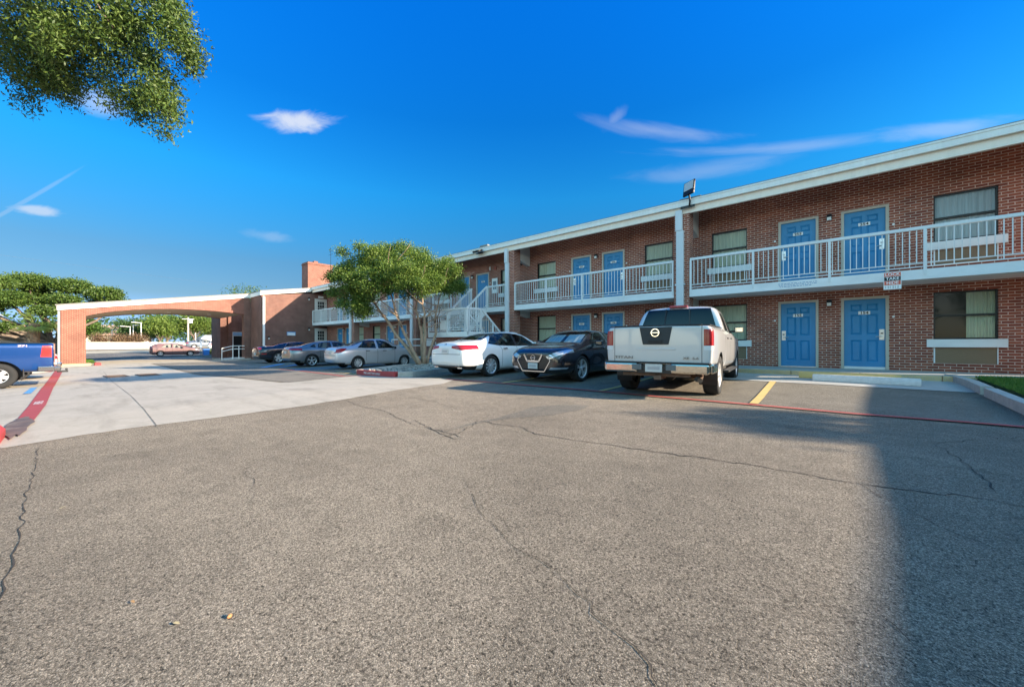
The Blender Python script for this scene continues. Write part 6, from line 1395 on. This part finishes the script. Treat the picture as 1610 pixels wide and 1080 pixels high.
for k, (x, y, h, w) in enumerate([(-22, -24, 8, 10), (-31, -19, 8, 9), (12, -22, 8, 9), (-40, -24, 9, 10), (-2.5, -21, 7.5, 8)]):
    tree('leafy_tree', ['broad tree at the back of the lot, left of the oaks', 'leafy tree at the far left back of the lot', 'tall tree at the back right of the lot', 'leafy tree nearest the street at the back of the lot', 'tall tree directly behind the viewer'][k], x, y, h, w, L_BG[k % 2], 120+k, 9000, .24, .22, group='trees at the back of the lot')

# ---------------------------------------------------------------- beyond the canopy
bw = MB((-84, 10, .3)); bw.box(-84.3, -84, -60, 90, -.2, 1.34)
for k in range(17): bw.box(-83.998, -83.96, -28+6*k, -27.94+6*k, .3, 1.32)
tag(bw.build('barrier_wall', mat('pale_barrier_concrete', (.66, .60, .52), .85, var=.06, vscale=.3)), 'long pale concrete barrier wall beyond the street', 'wall')
tag(drape('street', [(-57, -200), (-72, -200), (-72, 300), (-57, 300)], .012, M_TARST), 'dark asphalt street beyond the canopy', 'street', kind='structure')
tag(drape('verge', [(-72.2, -200), (-78, -200), (-78, 300), (-72.2, 300)], .016, mat('dry_verge', (.42, .36, .26), 1, var=.15, vscale=.5)), 'dry tan verge below the barrier wall', 'verge', kind='structure')
def lamp(x, y, h, arms, label):
    z = g(x, y); t = thing('street_lamp', label, 'street lamp', (x, y, z), 0, 'street lamps by the barrier'); b = MB((x, y, z)); b.tube([(x, y, z), (x, y, z+h)], [.08, .05], 8); b.build('pole', M_WHITE, t); b = MB((x, y, z))
    for s in arms: b.tube([(x, y, z+h-.1), (x, y+s*1.0, z+h)], .05, 6); b.box(x-.1, x+.1, min(y+s*.7, y+s*1.2), max(y+s*.7, y+s*1.2), z+h-.06, z+h+.04, bev=.02)
    b.build('lamp_head', M_WHITE, t)
lamp(-90, 7.9, 4.4, (-1,), 'tallest white street lamp with a one sided arm'); lamp(-94, 7.25, 4.1, (1,), 'white street lamp just left of the tallest one'); lamp(-93, 6.8, 3.8, (-1,), 'white street lamp second left of the tallest one'); lamp(-100, 5.0, 3.4, (1,), 'smallest white street lamp farthest left')
up = thing('utility_pole', 'grey utility pole with small box near its top', 'utility pole', (-90, 14.05, .3)); b = MB((-90, 14.05, .3)); b.tube([(-90, 14.05, .2), (-90, 14.05, 5.9)], [.16, .12], 8); b.build('pole', mat('weathered_wood', (.42, .38, .33), .9, var=.2), up); b = MB((-90, 14.05, .3)); b.box(-90.2, -89.7, 14.15, 14.65, 4.9, 5.5, bev=.03); b.tube([(-90, 13.2, 5.6), (-90, 14.9, 5.6)], .04, 6); b.build('transformer', M_PLATE, up)
b = MB((-90, 15.1, .3)); b.tube([(-90, 15.1, .2), (-90, 15.1, 3.1)], .07, 8); tag(b.build('post', M_WHITE), 'short bare pole right of the utility pole', 'pole')
ss = thing('street_sign', 'narrow blue street sign on a pole beside the bin', 'sign', (-60, 10.58, -.3)); b = MB((-60, 10.58, -.3)); b.tube([(-60, 10.58, -.4), (-60, 10.58, 1.7)], .035, 6); b.build('pole', M_SILV, ss); b = MB((-60, 10.58, -.3)); b.box(-59.96, -59.94, 10.47, 10.69, .6, 1.7); b.build('sign_board', mat('sign_slate', (.16, .22, .30), .4), ss)
tb = thing('wheelie_bin', 'bright blue plastic bin beside the green bush', 'bin', (-59.5, 11.0, -.42)); b = MB((-59.5, 11.0, -.42)); b.hexa([(-59.8, 10.75, -.40), (-59.2, 10.75, -.40), (-59.2, 11.25, -.40), (-59.8, 11.25, -.40), (-59.85, 10.7, .38), (-59.15, 10.7, .38), (-59.15, 11.3, .38), (-59.85, 11.3, .38)]); b.build('body', mat('bin_blue', (.03, .20, .60), .5), tb); b = MB((-59.5, 11.0, -.42)); b.box(-59.9, -59.1, 10.66, 11.34, .382, .45, bev=.02); b.build('lid', mat('bin_blue', (.03, .20, .60)), tb)
def house(name, label, x0, x1, y0, y1, z0, hw_, hr_, mw, mr, over=.5):
    o = (x0, (y0+y1)/2, z0); t = thing(name, label, 'building', o); b = MB(o); b.box(x0, x1, y0, y1, z0, z0+hw_); b.build('wall', mw, t); b = MB(o); xm = (x0+x1)/2; a, c = y0-over, y1+over; e0, e1 = x0-over, x1+over; zb = z0+hw_; zt = zb+hr_
    ins = min((c-a)*.25, 3)
    b.quad((e1, a, zb), (e1, c, zb), (xm, c-ins, zt), (xm, a+ins, zt)); b.quad((e0, c, zb), (e0, a, zb), (xm, a+ins, zt), (xm, c-ins, zt)); b.quad((e0, a, zb), (e1, a, zb), (xm, a+ins, zt)); b.quad((e1, c, zb), (e0, c, zb), (xm, c-ins, zt)); b.box(e0, e1, a, c, zb-.18, zb-.002); b.build('roof', mr, t)
    b = MB(o)
    for k in range(max(1, int((y1-y0)/4))): y = y0+2+4*k; b.box(x1, x1+.03, y-.5, y+.5, z0+.9, z0+min(2.1, hw_-.3))
    b.build('window', M_DARK, t); return t
M_CREAM = mat('cream_stucco', (.68, .60, .50), .9, var=.05); M_ROOFT = mat('tan_shingle', (.34, .22, .17), .9, var=.15, vscale=4); M_ROOFC = mat('cream_roof', (.62, .54, .44), .8, var=.06)
house('house', 'cream low building with pale roof behind the palm', -66, -58, -16, -2.9, -.3, 2.7, 1.9, M_CREAM, M_ROOFC, .9)
house('house', 'house with tan roof beyond the barrier left of the lamps', -116, -108, 1.5, 7.5, .3, 2.6, 2.0, M_CREAM, M_ROOFT)
house('house', 'brownish roofed house behind the shrubs beyond the barrier', -126, -118, 4, 12, .3, 2.6, 2.0, M_CREAM, mat('brown_shingle', (.22, .15, .14), .9))
house('shed', 'small white building beyond the slate sedan', -95, -90.5, 16.2, 19.6, .3, 1.9, .6, mat('white_siding', (.70, .68, .64), .8), mat('grey_metal_roof', (.5, .5, .5), .5), .2)
# thin overhead wire
b = MB((-60, 0, 12))
b.tube([(-80, -40, 13.8), (-80, -5, 12.2), (-80, 20, 11.0), (-80, 60, 10.8)], .008, 4)
tag(b.build('overhead_wire', mat('wire_grey', (.10, .12, .15), .9)), 'faint overhead wire crossing the sky at left', 'wire')
